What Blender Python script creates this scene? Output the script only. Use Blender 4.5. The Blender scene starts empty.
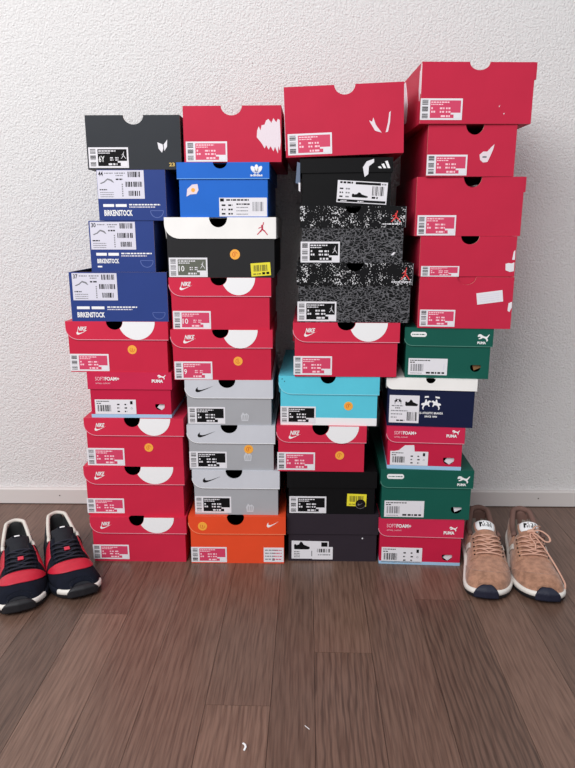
import bpy, bmesh, math, random
from mathutils import Vector, Matrix
from mathutils.geometry import tessellate_polygon
random.seed(7)
scene = bpy.context.scene
C = scene.collection
PI = math.pi

# ------------------------------------------------------------------ camera
cam_d = bpy.data.cameras.new('camera')
cam = bpy.data.objects.new('camera', cam_d); C.objects.link(cam)
cam_d.sensor_fit = 'VERTICAL'; cam_d.sensor_height = 24.0
cam_d.lens = 640.0 / 768.0 * 24.0
PITCH = math.atan(156 / 640.0); YAW = math.atan(20.5 * math.cos(PITCH) / 640.0)
cam.location = (0, -1.56, 0.7077)
cam.rotation_euler = (PI / 2 - PITCH, 0, YAW)
cam_d.clip_start = 0.02
scene.camera = cam
# ------------------------------------------------------------------ world, light, exposure
w = bpy.data.worlds.new('world'); scene.world = w; w.use_nodes = True
w.node_tree.nodes['Background'].inputs[0].default_value = (0.93, 0.96, 1.0, 1)
w.node_tree.nodes['Background'].inputs[1].default_value = 0.50
def area(name, loc, target, sx, sy, power, col):
    d = bpy.data.lights.new(name, 'AREA'); d.shape = 'RECTANGLE'; d.size = sx; d.size_y = sy
    d.energy = power; d.color = col
    o = bpy.data.objects.new(name, d); C.objects.link(o); o.location = loc
    o.rotation_euler = (Vector(target) - Vector(loc)).to_track_quat('-Z', 'Y').to_euler()
    return o
area('window_daylight', (-1.3, -2.4, 2.2), (0.0, 0, 0.8), 2.2, 1.5, 72, (1.0, 0.985, 0.97))
scene.view_settings.view_transform = 'Standard'
scene.view_settings.look = 'None'
scene.view_settings.exposure = 0.2
scene.view_settings.gamma = 1.0
scene.view_settings.use_curve_mapping = False

# ------------------------------------------------------------------ materials
def lin(c):
    return tuple(((v / 255) / 12.92 if v / 255 <= 0.04045 else ((v / 255 + 0.055) / 1.055) ** 2.4) for v in c) + (1,)
MATS = {}
def mat(name, rgb, rough=0.5, bump=0.0, scale=200.0, var=0.0, spec=0.5, sheen=0.0):
    if name in MATS: return MATS[name]
    m = bpy.data.materials.new(name); m.use_nodes = True; nt = m.node_tree
    b = nt.nodes['Principled BSDF']
    b.inputs['Base Color'].default_value = lin(rgb); b.inputs['Roughness'].default_value = rough
    b.inputs['Specular IOR Level'].default_value = spec
    if sheen: b.inputs['Sheen Weight'].default_value = sheen
    if bump or var:
        tc = nt.nodes.new('ShaderNodeTexCoord'); n = nt.nodes.new('ShaderNodeTexNoise')
        n.inputs['Scale'].default_value = scale; n.inputs['Detail'].default_value = 5
        nt.links.new(tc.outputs['Object'], n.inputs['Vector'])
        if bump:
            bp = nt.nodes.new('ShaderNodeBump'); bp.inputs['Strength'].default_value = bump; bp.inputs['Distance'].default_value = 0.001
            nt.links.new(n.outputs['Fac'], bp.inputs['Height']); nt.links.new(bp.outputs[0], b.inputs['Normal'])
        if var:
            mx = nt.nodes.new('ShaderNodeMixRGB'); mx.blend_type = 'MIX'
            n2 = nt.nodes.new('ShaderNodeTexNoise'); n2.inputs['Scale'].default_value = scale * 0.25; n2.inputs['Detail'].default_value = 6
            nt.links.new(tc.outputs['Object'], n2.inputs['Vector'])
            mr = nt.nodes.new('ShaderNodeMapRange'); mr.inputs[1].default_value = 0.35; mr.inputs[2].default_value = 0.65
            nt.links.new(n2.outputs['Fac'], mr.inputs[0]); nt.links.new(mr.outputs[0], mx.inputs[0])
            c = lin(rgb)
            mx.inputs[1].default_value = tuple(v * (1 - var) for v in c[:3]) + (1,)
            mx.inputs[2].default_value = tuple(min(1, v * (1 + var)) for v in c[:3]) + (1,)
            nt.links.new(mx.outputs[0], b.inputs['Base Color'])
    MATS[name] = m
    return m
def board(name, rgb, rough=0.42): return mat(name, rgb, rough, bump=0.06, scale=60, var=0.03, spec=0.14)

RED = board('red_board', (199, 41, 69)); RED2 = board('red_board_matte', (192, 41, 69), 0.5)
REDL = board('red_lid_board', (206, 46, 74), 0.4)
BERRY = board('berry_board', (192, 34, 68)); BERRYL = board('berry_lid_board', (200, 42, 78))
ORANGE = board('orange_board', (228, 78, 44)); GREY = board('grey_board', (165, 166, 171)); GREYL = board('silver_lid_board', (200, 202, 210), 0.35)
TEAL = board('teal_board', (92, 198, 220)); TEALP = mat('pale_blue_strip', (158, 197, 228), 0.5)
GREEN = board('green_board', (24, 88, 76)); NAVY = board('navy_board', (24, 31, 62)); BIRK = board('blue_board', (46, 66, 130))
ABLUE = board('bright_blue_board', (36, 104, 200)); BLACK = board('black_board', (15, 15, 17), 0.5); CHAR = board('charcoal_board', (50, 53, 58), 0.5)
CHARD = board('dark_charcoal_board', (40, 40, 42), 0.55)
PLUM = board('plum_grey_board', (48, 41, 49), 0.5); CREAM = board('cream_board', (240, 238, 236), 0.5)
WHITE = mat('white_print', (238, 238, 240), 0.5); PAPER = mat('white_paper', (226, 224, 230), 0.6); LAV = mat('pale_label_paper', (214, 212, 226), 0.6)
INK = mat('black_ink', (16, 16, 18), 0.6, spec=.12); GINK = mat('grey_ink', (120, 120, 126), 0.5); KRAFT = mat('raw_board_edge', (205, 170, 150), 0.8)
INNER = mat('painted_inner_shade', (30, 27, 27), 0.8); PINK = mat('pink_label_ink', (208, 60, 98), 0.5); PINKW = mat('pink_white_ink', (248, 200, 212), 0.5)
DOT = mat('orange_price_dot', (244, 170, 60), 0.5); DOT2 = mat('orange_dot_print', (214, 110, 40), 0.5); YEL = mat('yellow_sticker', (232, 220, 50), 0.5); YINK = mat('olive_ink', (110, 104, 30), 0.5)
GOLD = mat('gold_print', (214, 180, 90), 0.45); CRIM = mat('crimson_print', (196, 34, 70), 0.5); TORN = mat('torn_paper', (228, 214, 222), 0.85, bump=0.3, scale=500)
OLIVE = mat('olive_label_ink', (92, 96, 84), 0.5); GREENPALE = mat('worn_grey_print', (196, 198, 204), 0.5); BIRKL = mat('blue_board_crease', (84, 104, 170), 0.5)
SLATE = mat('slate_tissue', (96, 110, 134), 0.7); FLASH = mat('painted_edge_highlight', (232, 160, 176), 0.5); SEC = mat('glossy_black_sticker', (16, 14, 18), 0.2)  # FLASH holds a painted highlight for the lid edges

def cement(name, speckle):
    m = bpy.data.materials.new(name); m.use_nodes = True; nt = m.node_tree; b = nt.nodes['Principled BSDF']; b.inputs['Roughness'].default_value = 0.5; b.inputs['Specular IOR Level'].default_value = 0.12
    tc = nt.nodes.new('ShaderNodeTexCoord'); v = nt.nodes.new('ShaderNodeTexVoronoi')
    L = nt.links.new
    if speckle:
        v.inputs['Scale'].default_value = 330; L(tc.outputs['Object'], v.inputs['Vector'])
        n = nt.nodes.new('ShaderNodeTexNoise'); n.inputs['Scale'].default_value = 45; L(tc.outputs['Object'], n.inputs['Vector'])
        th = nt.nodes.new('ShaderNodeMapRange'); th.inputs[1].default_value = 0.34; th.inputs[2].default_value = 0.66; th.inputs[3].default_value = 0.0; th.inputs[4].default_value = 0.47
        L(n.outputs['Fac'], th.inputs[0])
        lt = nt.nodes.new('ShaderNodeMath'); lt.operation = 'LESS_THAN'; L(v.outputs['Distance'], lt.inputs[0]); L(th.outputs[0], lt.inputs[1])
        fac = lt.outputs[0]; c1, c2 = (20, 20, 22), (205, 205, 208)
    else:
        mp = nt.nodes.new('ShaderNodeMapping'); mp.inputs['Scale'].default_value = (.75, 1, 1.25); mp.inputs['Rotation'].default_value = (0, .6, 0); L(tc.outputs['Object'], mp.inputs[0])
        n = nt.nodes.new('ShaderNodeTexNoise'); n.inputs['Scale'].default_value = 60; L(mp.outputs[0], n.inputs['Vector'])
        mx = nt.nodes.new('ShaderNodeMixRGB'); mx.inputs[0].default_value = 0.02; L(mp.outputs[0], mx.inputs[1]); L(n.outputs['Color'], mx.inputs[2])
        v.feature = 'DISTANCE_TO_EDGE'; v.inputs['Scale'].default_value = 165; L(mx.outputs[0], v.inputs['Vector'])
        lt = nt.nodes.new('ShaderNodeMapRange'); lt.inputs[1].default_value = 0.03; lt.inputs[2].default_value = 0.12; lt.inputs[3].default_value = 1; lt.inputs[4].default_value = 0; L(v.outputs['Distance'], lt.inputs[0])
        fac = lt.outputs[0]; c1, c2 = (18, 18, 20), (104, 104, 108)
    cm = nt.nodes.new('ShaderNodeMixRGB'); cm.inputs[1].default_value = lin(c1); cm.inputs[2].default_value = lin(c2)
    L(fac, cm.inputs[0]); L(cm.outputs[0], b.inputs['Base Color'])
    return m
CEM = cement('cracked_cement_print', False); SPK = cement('speckled_print', True)

# ------------------------------------------------------------------ mesh helpers
class MB:
    def __init__(s): s.v = []; s.f = []; s.mi = []; s.mats = []; s.sm = []
    def m(s, mt):
        if mt not in s.mats: s.mats.append(mt)
        return s.mats.index(mt)
    def prism(s, pts, axis, a, b, mt, side=None):
        """extrude a 2D outline; axis y: (x,z) outlines, z: (x,y), x: (y,z)"""
        mp = {'y': lambda p, t: (p[0], t, p[1]), 'z': lambda p, t: (p[0], p[1], t), 'x': lambda p, t: (t, p[0], p[1])}[axis]
        n = len(pts); o = len(s.v)
        s.v += [mp(p, a) for p in pts] + [mp(p, b) for p in pts]
        k = s.m(mt); ks = s.m(side) if side else k
        ar = sum(pts[i][0] * pts[(i + 1) % n][1] - pts[(i + 1) % n][0] * pts[i][1] for i in range(n))
        for t in tessellate_polygon([[Vector((p[0], p[1], 0)) for p in pts]]):
            t = list(t)
            (x0, y0), (x1, y1), (x2, y2) = [pts[i] for i in t]
            if (x1 - x0) * (y2 - y0) - (x2 - x0) * (y1 - y0) < 0: t.reverse()
            fl = (axis == 'y')
            lo = t if fl else t[::-1]; hi = t[::-1] if fl else t
            s.f.append([o + i for i in lo]); s.mi.append(k); s.sm.append(False)
            s.f.append([o + n + i for i in hi]); s.mi.append(k); s.sm.append(False)
        for i in range(n):
            j = (i + 1) % n
            q = [o + i, o + j, o + n + j, o + n + i]
            if (ar < 0) ^ (axis == 'y'): q.reverse()
            s.f.append(q); s.mi.append(ks); s.sm.append(False)
    def rect(s, x0, z0, x1, z1, a, b, mt): s.prism([(x0, z0), (x1, z0), (x1, z1), (x0, z1)], 'y', a, b, mt)
    def box(s, x0, x1, y0, y1, z0, z1, mt): s.prism([(x0, y0), (x1, y0), (x1, y1), (x0, y1)], 'z', z0, z1, mt)
    def disc(s, cx, cz, r, a, b, mt, n=20, rz=None):
        rz = rz or r
        s.prism([(cx + r * math.cos(2 * PI * i / n), cz + rz * math.sin(2 * PI * i / n)) for i in range(n)], 'y', a, b, mt)
    def ring(s, cx, cz, r0, r1, a, b, mt, t0=0, t1=2 * PI, n=20):
        for i in range(n):
            p, q = t0 + (t1 - t0) * i / n, t0 + (t1 - t0) * (i + 1) / n
            s.prism([(cx + r0 * math.cos(p), cz + r0 * math.sin(p)), (cx + r1 * math.cos(p), cz + r1 * math.sin(p)), (cx + r1 * math.cos(q), cz + r1 * math.sin(q)), (cx + r0 * math.cos(q), cz + r0 * math.sin(q))], 'y', a, b, mt)
    def text(s, string, x0, z0, x1, z1, y, mt, bold=0.0, shear=0.0):
        vs, fs = glyphs(string, bold, shear)
        mx0 = min(v[0] for v in vs); mx1 = max(v[0] for v in vs); mz0 = min(v[1] for v in vs); mz1 = max(v[1] for v in vs)
        o = len(s.v); k = s.m(mt)
        for v in vs: s.v.append((x0 + (v[0] - mx0) / (mx1 - mx0) * (x1 - x0), y, z0 + (v[1] - mz0) / (mz1 - mz0) * (z1 - z0)))
        for f in fs: s.f.append([o + i for i in f]); s.mi.append(k); s.sm.append(False)
    def poly(s, pts, x0, z0, x1, z1, a, b, mt, flip=False):
        s.prism([((x0 + (1 - p[0] if flip else p[0]) * (x1 - x0)), z0 + p[1] * (z1 - z0)) for p in pts], 'y', a, b, mt)
    def grid(s, P, mt, closed_u=False, closed_v=False, smooth=True, matfn=None):
        nu, nv = len(P), len(P[0]); o = len(s.v)
        for r in P: s.v += [tuple(p) for p in r]
        for i in range(nu if closed_u else nu - 1):
            for j in range(nv if closed_v else nv - 1):
                i2, j2 = (i + 1) % nu, (j + 1) % nv
                s.f.append([o + i * nv + j, o + i * nv + j2, o + i2 * nv + j2, o + i2 * nv + j])
                s.mi.append(s.m(matfn(i, j)) if matfn else s.m(mt)); s.sm.append(smooth)
    def tube(s, pts, r, mt, n=8, closed=False, flat=1.0):
        pts = [Vector(p) for p in pts]; N = len(pts); P = []
        up = Vector((0, 0, 1))
        for i, p in enumerate(pts):
            a = pts[i - 1] if (i > 0 or closed) else p; b = pts[(i + 1) % N] if (i < N - 1 or closed) else p
            t = (b - a).normalized()
            sd = t.cross(up)
            if sd.length < 0.05: sd = t.cross(Vector((0, 1, 0)))
            sd.normalize(); nn = sd.cross(t).normalized()
            P.append([p + sd * r * math.cos(2 * PI * k / n) + nn * r * flat * math.sin(2 * PI * k / n) for k in range(n)])
        s.grid(P, mt, closed_u=closed, closed_v=True)
        if not closed:
            o = len(s.v)
            for ring_, rev in ((P[0], False), (P[-1], True)):
                o = len(s.v); s.v += [tuple(q) for q in ring_]
                idx = [o + k for k in range(n)]
                s.f.append(idx[::-1] if rev else idx); s.mi.append(s.m(mt)); s.sm.append(False)
    def xf(s, M): s.v = [tuple(M @ Vector(v)) for v in s.v]; return s
    def build(s, name, parent=None, fix=False, weld=False):
        me = bpy.data.meshes.new(name); me.from_pydata(s.v, [], s.f)
        for mt in s.mats: me.materials.append(mt)
        me.polygons.foreach_set('material_index', s.mi); me.polygons.foreach_set('use_smooth', s.sm)
        if fix:
            bm = bmesh.new(); bm.from_mesh(me)
            if weld: bmesh.ops.remove_doubles(bm, verts=bm.verts, dist=0.00002)
            bmesh.ops.recalc_face_normals(bm, faces=bm.faces); bm.to_mesh(me); bm.free()
        me.update()
        o = bpy.data.objects.new(name, me); C.objects.link(o)
        if parent: o.parent = parent
        return o
GC = {}
def glyphs(string, bold, shear):
    key = (string, bold, shear)
    if key in GC: return GC[key]
    cu = bpy.data.curves.new('lettering', 'FONT'); cu.body = string; cu.offset = bold; cu.shear = shear; cu.resolution_u = 2
    o = bpy.data.objects.new('lettering', cu); C.objects.link(o)
    dg = bpy.context.evaluated_depsgraph_get()
    me = o.evaluated_get(dg).to_mesh()
    # glyph faces are in the XY plane facing +Z; mapping y->z mirrors them to face -Y
    GC[key] = ([(v.co.x, v.co.y) for v in me.vertices], [list(p.vertices) for p in me.polygons])
    o.evaluated_get(dg).to_mesh_clear(); bpy.data.objects.remove(o); bpy.data.curves.remove(cu)
    return GC[key]
def tag(o, label, cat, group=None):
    o['label'] = label; o['category'] = cat
    if group: o['group'] = group
def empty(name, loc, rz=0.0):
    o = bpy.data.objects.new(name, None); C.objects.link(o); o.location = loc; o.rotation_euler = (0, 0, rz); o.empty_display_size = 0.05
    return o

# ------------------------------------------------------------------ the room
def wall_material():
    m = bpy.data.materials.new('white_roughcast'); m.use_nodes = True; nt = m.node_tree; L = nt.links.new
    b = nt.nodes['Principled BSDF']; b.inputs['Roughness'].default_value = 0.9; b.inputs['Specular IOR Level'].default_value = 0.2
    tc = nt.nodes.new('ShaderNodeTexCoord')
    n = nt.nodes.new('ShaderNodeTexNoise'); n.inputs['Scale'].default_value = 235; n.inputs['Detail'].default_value = 5; n.inputs['Roughness'].default_value = 0.7
    v = nt.nodes.new('ShaderNodeTexVoronoi'); v.feature = 'SMOOTH_F1'; v.inputs['Scale'].default_value = 240
    L(tc.outputs['Object'], n.inputs['Vector']); L(tc.outputs['Object'], v.inputs['Vector'])
    ad = nt.nodes.new('ShaderNodeMath'); ad.operation = 'SUBTRACT'; L(n.outputs['Fac'], ad.inputs[0])
    ml = nt.nodes.new('ShaderNodeMath'); ml.operation = 'MULTIPLY'; ml.inputs[1].default_value = 0.5; L(v.outputs['Distance'], ml.inputs[0]); L(ml.outputs[0], ad.inputs[1])
    bp = nt.nodes.new('ShaderNodeBump'); bp.inputs['Strength'].default_value = 0.8; bp.inputs['Distance'].default_value = 0.006
    L(ad.outputs[0], bp.inputs['Height']); L(bp.outputs[0], b.inputs['Normal'])
    b.inputs['Base Color'].default_value = lin((236, 234, 234))
    return m
def struct(o): o['kind'] = 'structure'; return o
WR = math.radians(0.9)
def turned(o): o.location = (-0.6, 0, 0); o.rotation_euler = (0, 0, WR); return struct(o)
mb = MB(); mb.box(-1.2, 2.4, 0.0, 0.08, 0.0, 2.3, wall_material()); turned(mb.build('wall_back'))
BASE = mat('baseboard_paint', (214, 208, 206), 0.5); NAIL = mat('dark_nail', (60, 48, 44), 0.5)
mb = MB(); mb.prism([(0, 0.0), (-0.012, 0.0), (-0.012, 0.040), (-0.010, 0.043), (0, 0.043)], 'x', -1.2, 2.4, BASE)
for nx in (-0.048, 1.204, -0.9, 1.9):
    mb.disc(nx, 0.024, 0.0016, -0.0126, -0.012, NAIL, 10)
turned(mb.build('baseboard_back'))
# a narrow dark strip runs along the foot of the baseboard
mb = MB(); mb.box(-1.2, 2.4, -0.0135, -0.0, 0.0, 0.0016, mat('dark_strip', (60, 46, 42), 0.8)); turned(mb.build('trim_1'))

def floor_material():
    m = bpy.data.materials.new('brown_oak_planks'); m.use_nodes = True; nt = m.node_tree; L = nt.links.new
    b = nt.nodes['Principled BSDF']
    tc = nt.nodes.new('ShaderNodeTexCoord'); at = nt.nodes.new('ShaderNodeAttribute'); at.attribute_name = 'plank'
    sep = nt.nodes.new('ShaderNodeSeparateColor'); L(at.outputs['Color'], sep.inputs[0])
    off = nt.nodes.new('ShaderNodeVectorMath'); off.operation = 'SCALE'; off.inputs[3].default_value = 17.0; L(at.outputs['Color'], off.inputs[0])
    add = nt.nodes.new('ShaderNodeVectorMath'); L(tc.outputs['Object'], add.inputs[0]); L(off.outputs[0], add.inputs[1])
    mp = nt.nodes.new('ShaderNodeMapping'); mp.inputs['Scale'].default_value = (1.0, 0.045, 1.0); L(add.outputs[0], mp.inputs[0])
    fine = nt.nodes.new('ShaderNodeTexNoise'); fine.inputs['Scale'].default_value = 330; fine.inputs['Detail'].default_value = 3; L(mp.outputs[0], fine.inputs['Vector'])
    mp2 = nt.nodes.new('ShaderNodeMapping'); mp2.inputs['Scale'].default_value = (1.0, 0.22, 1.0); L(add.outputs[0], mp2.inputs[0])
    wv = nt.nodes.new('ShaderNodeTexWave'); wv.wave_type = 'BANDS'; wv.bands_direction = 'X'; wv.inputs['Scale'].default_value = 30; wv.inputs['Distortion'].default_value = 9; wv.inputs['Detail'].default_value = 3; wv.inputs['Detail Scale'].default_value = 0.8
    L(mp2.outputs[0], wv.inputs['Vector'])
    big = nt.nodes.new('ShaderNodeTexNoise'); big.inputs['Scale'].default_value = 6; big.inputs['Detail'].default_value = 3; L(mp2.outputs[0], big.inputs['Vector'])
    r = nt.nodes.new('ShaderNodeValToRGB'); L(fine.outputs['Fac'], r.inputs[0])
    r.color_ramp.elements[0].position = 0.28; r.color_ramp.elements[0].color = lin((93, 69, 58)); r.color_ramp.elements[1].position = 0.60; r.color_ramp.elements[1].color = lin((122, 95, 82))
    r2 = nt.nodes.new('ShaderNodeValToRGB'); L(wv.outputs['Fac'], r2.inputs[0])
    r2.color_ramp.elements[0].position = 0.0; r2.color_ramp.elements[0].color = (0.62, 0.62, 0.62, 1); r2.color_ramp.elements[1].position = 0.45; r2.color_ramp.elements[1].color = (1.0, 1.0, 1.0, 1)
    wmix = nt.nodes.new('ShaderNodeMixRGB'); wmix.blend_type = 'MULTIPLY'; L(sep.outputs[1], wmix.inputs[0]); L(r.outputs[0], wmix.inputs[1]); L(r2.outputs[0], wmix.inputs[2])
    tone = nt.nodes.new('ShaderNodeMapRange'); tone.inputs[3].default_value = 0.60; tone.inputs[4].default_value = 1.28; L(sep.outputs[0], tone.inputs[0])
    bt = nt.nodes.new('ShaderNodeMapRange'); bt.inputs[1].default_value = 0.3; bt.inputs[2].default_value = 0.7; bt.inputs[3].default_value = 0.93; bt.inputs[4].default_value = 1.06; L(big.outputs['Fac'], bt.inputs[0])
    mu = nt.nodes.new('ShaderNodeMath'); mu.operation = 'MULTIPLY'; L(tone.outputs[0], mu.inputs[0]); L(bt.outputs[0], mu.inputs[1])
    tm = nt.nodes.new('ShaderNodeVectorMath'); tm.operation = 'SCALE'; L(wmix.outputs[0], tm.inputs[0]); L(mu.outputs[0], tm.inputs[3])
    L(tm.outputs[0], b.inputs['Base Color'])
    bp = nt.nodes.new('ShaderNodeBump'); bp.inputs['Strength'].default_value = 0.25; bp.inputs['Distance'].default_value = 0.0006
    L(fine.outputs['Fac'], bp.inputs['Height']); L(bp.outputs[0], b.inputs['Normal'])
    b.inputs['Roughness'].default_value = 0.34; b.inputs['Specular IOR Level'].default_value = 0.45
    return m
def build_floor():
    seams = [-1.7, -1.2, -1.0, -0.80, -0.70, -0.61, -0.515, -0.421, -0.335, -0.25, -0.152, -0.052, 0.016, 0.115, 0.215, 0.324, 0.42, 0.52, 0.62, 0.72, 0.85, 1.2, 1.7]
    joints = {-0.152: [-0.73], 0.016: [-0.60], 0.215: [-0.433], -0.421: [-0.50], -0.515: [-1.1], -0.335: [-1.3], -0.25: [-1.0], -0.052: [-1.2], 0.324: [-0.95], 0.115: [-0.2], 0.42: [-1.3]}
    tones = {-0.515: .1, -0.421: .72, -0.335: .6, -0.25: .62, -0.152: .66, -0.052: .3, 0.016: .4, 0.115: .42, 0.215: .25, 0.324: .58, 0.42: .3, 0.52: .5}
    rnd = random.Random(3); mm = floor_material(); v = []; f = []; cols = []
    def add(x0, x1, y0, y1, col):
        o = len(v); g = 0.0007
        x0 += g * .5; x1 -= g * .5; y0 += g * .5; y1 -= g * .5; bv = 0.0
        v.extend([(x0 + bv, y0 + bv, 0), (x1 - bv, y0 + bv, 0), (x1 - bv, y1 - bv, 0), (x0 + bv, y1 - bv, 0), (x0, y0, -0.0003), (x1, y0, -0.0003), (x1, y1, -0.0003), (x0, y1, -0.0003),
                  (x0, y0, -0.02), (x1, y0, -0.02), (x1, y1, -0.02), (x0, y1, -0.02)])
        for q in [(0, 1, 2, 3), (0, 4, 5, 1), (1, 5, 6, 2), (2, 6, 7, 3), (3, 7, 4, 0), (4, 8, 9, 5), (5, 9, 10, 6), (6, 10, 11, 7), (7, 11, 8, 4), (11, 10, 9, 8)]:
            f.append([o + i for i in q]); cols.append(col)
    for a, b_ in zip(seams, seams[1:]):
        ys = [-2.6] + joints.get(a, [rnd.uniform(-1.6, -0.3)]) + [0.06]
        for k, (y0, y1) in enumerate(zip(ys, ys[1:])):
            t = tones.get(a, rnd.uniform(.2, .7))
            if k == 1 and a in (-0.421, -0.335, -0.25, -.152, 0.016, .215): t = {-.421: .3, -.335: .45, -.25: .5, -.152: .45, .016: .5, .215: .55}[a]
            add(a, b_, y0, y1, (t, {-0.515: 1, 0.016: 1, 0.215: 1, 0.42: .9}.get(a, rnd.uniform(.1, .7)) if k == 0 else .4, rnd.random(), 1))
    o = len(v); v.extend([(-1.7, -2.6, -.021), (1.7, -2.6, -.021), (1.7, .06, -.021), (-1.7, .06, -.021)]); f.append([o, o + 1, o + 2, o + 3]); cols.append((0, 1, 0, 1))  # unseen sheet added below the planks, stops background light leaking through seams
    me = bpy.data.meshes.new('floor'); me.from_pydata(v, [], f); me.materials.append(mm)
    ca = me.color_attributes.new('plank', 'FLOAT_COLOR', 'CORNER')
    for p in me.polygons:
        for li in p.loop_indices: ca.data[li].color = cols[p.index]
    o = bpy.data.objects.new('floor', me); C.objects.link(o); struct(o)
build_floor()

# ------------------------------------------------------------------ emblems (unit outlines)
SWOOSH = [(1, 1), (.62, .52), (.36, .22), (.22, .08), (.12, .02), (.04, .08), (0, .25), (.02, .48), (.08, .68), (.15, .82), (.12, .62), (.13, .48), (.2, .38), (.32, .38), (.5, .5), (.75, .74)]
CAT = [(0, .62), (.03, .9), (.14, 1), (.28, .98), (.4, .82), (.62, .66), (.76, .66), (.96, 1.0), (1, .93), (.88, .62), (.80, .42), (.88, .2), (.82, 0), (.74, .02), (.76, .2), (.62, .4), (.44, .5), (.3, .36), (.1, .3), (.08, .4), (.24, .52), (.22, .68), (.1, .62)]
SHOE = [(0, .1), (0, .55), (.06, .7), (.16, .55), (.3, .62), (.42, 1.0), (.52, .9), (.62, .6), (.85, .42), (1, .3), (1, .1), (.9, 0), (.05, 0)]
def seg(mb, p, q, w, a, b, m):
    p = Vector(p); q = Vector(q); d = (q - p).normalized() * w / 2; n = Vector((-d.y, d.x))
    mb.prism([tuple(p + n), tuple(p - n), tuple(q - n), tuple(q + n)], 'y', a, b, m)
def jumper(mb, x0, z0, x1, z1, a, b, m):
    W, H = x1 - x0, z1 - z0
    T = lambda u, v: (x0 + u * W, z0 + v * H)
    mb.disc(*T(.46, .74), W * .07, a, b, m, 10); mb.disc(*T(.62, .95), W * .06, a, b, m, 10)
    for p, q, w in (((.5, .7), (.5, .42), .16), ((.5, .66), (.62, .9), .08), ((.48, .66), (.14, .52), .07), ((.5, .46), (.28, .25), .13), ((.28, .26), (.02, .04), .09), ((.5, .46), (.74, .3), .13), ((.74, .3), (1, .02), .09)):
        seg(mb, T(*p), T(*q), w * W, a, b, m)
def bars(mb, x0, z0, x1, z1, y, m, vertical=True, seed=1, n=14, t=0.00012):
    r = random.Random(seed); L = (x1 - x0) if vertical else (z1 - z0); p = 0.0
    ws = [r.choice([1, 1, 2, 3]) for _ in range(n * 2)]; tot = sum(ws)
    for i, k in enumerate(ws):
        a = p / tot * L; p += k; b = p / tot * L
        if i % 2 == 0:
            if vertical: mb.rect(x0 + a, z0, x0 + b, z1, y - t, y, m)
            else: mb.rect(x0, z0 + a, x1, z0 + b, y - t, y, m)
def dashes(mb, x0, z, x1, h, y, m, seed=1, t=0.00012):
    r = random.Random(seed); x = x0
    while x < x1:
        l = r.uniform(.8, 2.6) * h; e = min(x + l, x1)
        mb.rect(x, z, e, z + h, y - t, y, m); x = e + h * r.uniform(.35, .7)

# ------------------------------------------------------------------ shoe boxes
TH = 0.002
def arc_notch(cx, a, b, top, n=14, rim=0.0):
    return [(cx - a * math.cos(PI * i / n), top - b * math.sin(PI * i / n)) for i in range(n + 1)]
def panel(x0, x1, z0, z1, notch=None, rbl=0.0, rbr=0.0, rtl=0.0, hole=None):
    P = []
    if rbl: P += [(x0, z0 + rbl)] + [(x0 + rbl * 1.15 * (1 - math.cos(PI / 2 * i / 8)), z0 + rbl * (1 - math.sin(PI / 2 * i / 8))) for i in range(1, 9)]
    else: P += [(x0, z0)]
    if hole:
        hx, hz, r, flat = hole
        P.append((hx, z0)); H = []
        N = 20
        for i in range(N + 1):
            t = -PI / 2 - 2 * PI * i / N
            px, pz = hx + r * math.cos(t), hz + r * math.sin(t)
            if flat: pz = min(pz, hz + r * .35)
            H.append((px, pz))
        H[-1] = (hx + 1e-5, H[0][1]); H[0] = (hx - 0.0, H[0][1])
        P += H; P.append((hx + 1e-5, z0))
    P += [(x1, z0), (x1, z1)]
    if notch: P += arc_notch(notch[0], notch[1], notch[2], z1)[::-1]
    P += [(x0, z1)]
    return P

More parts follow.
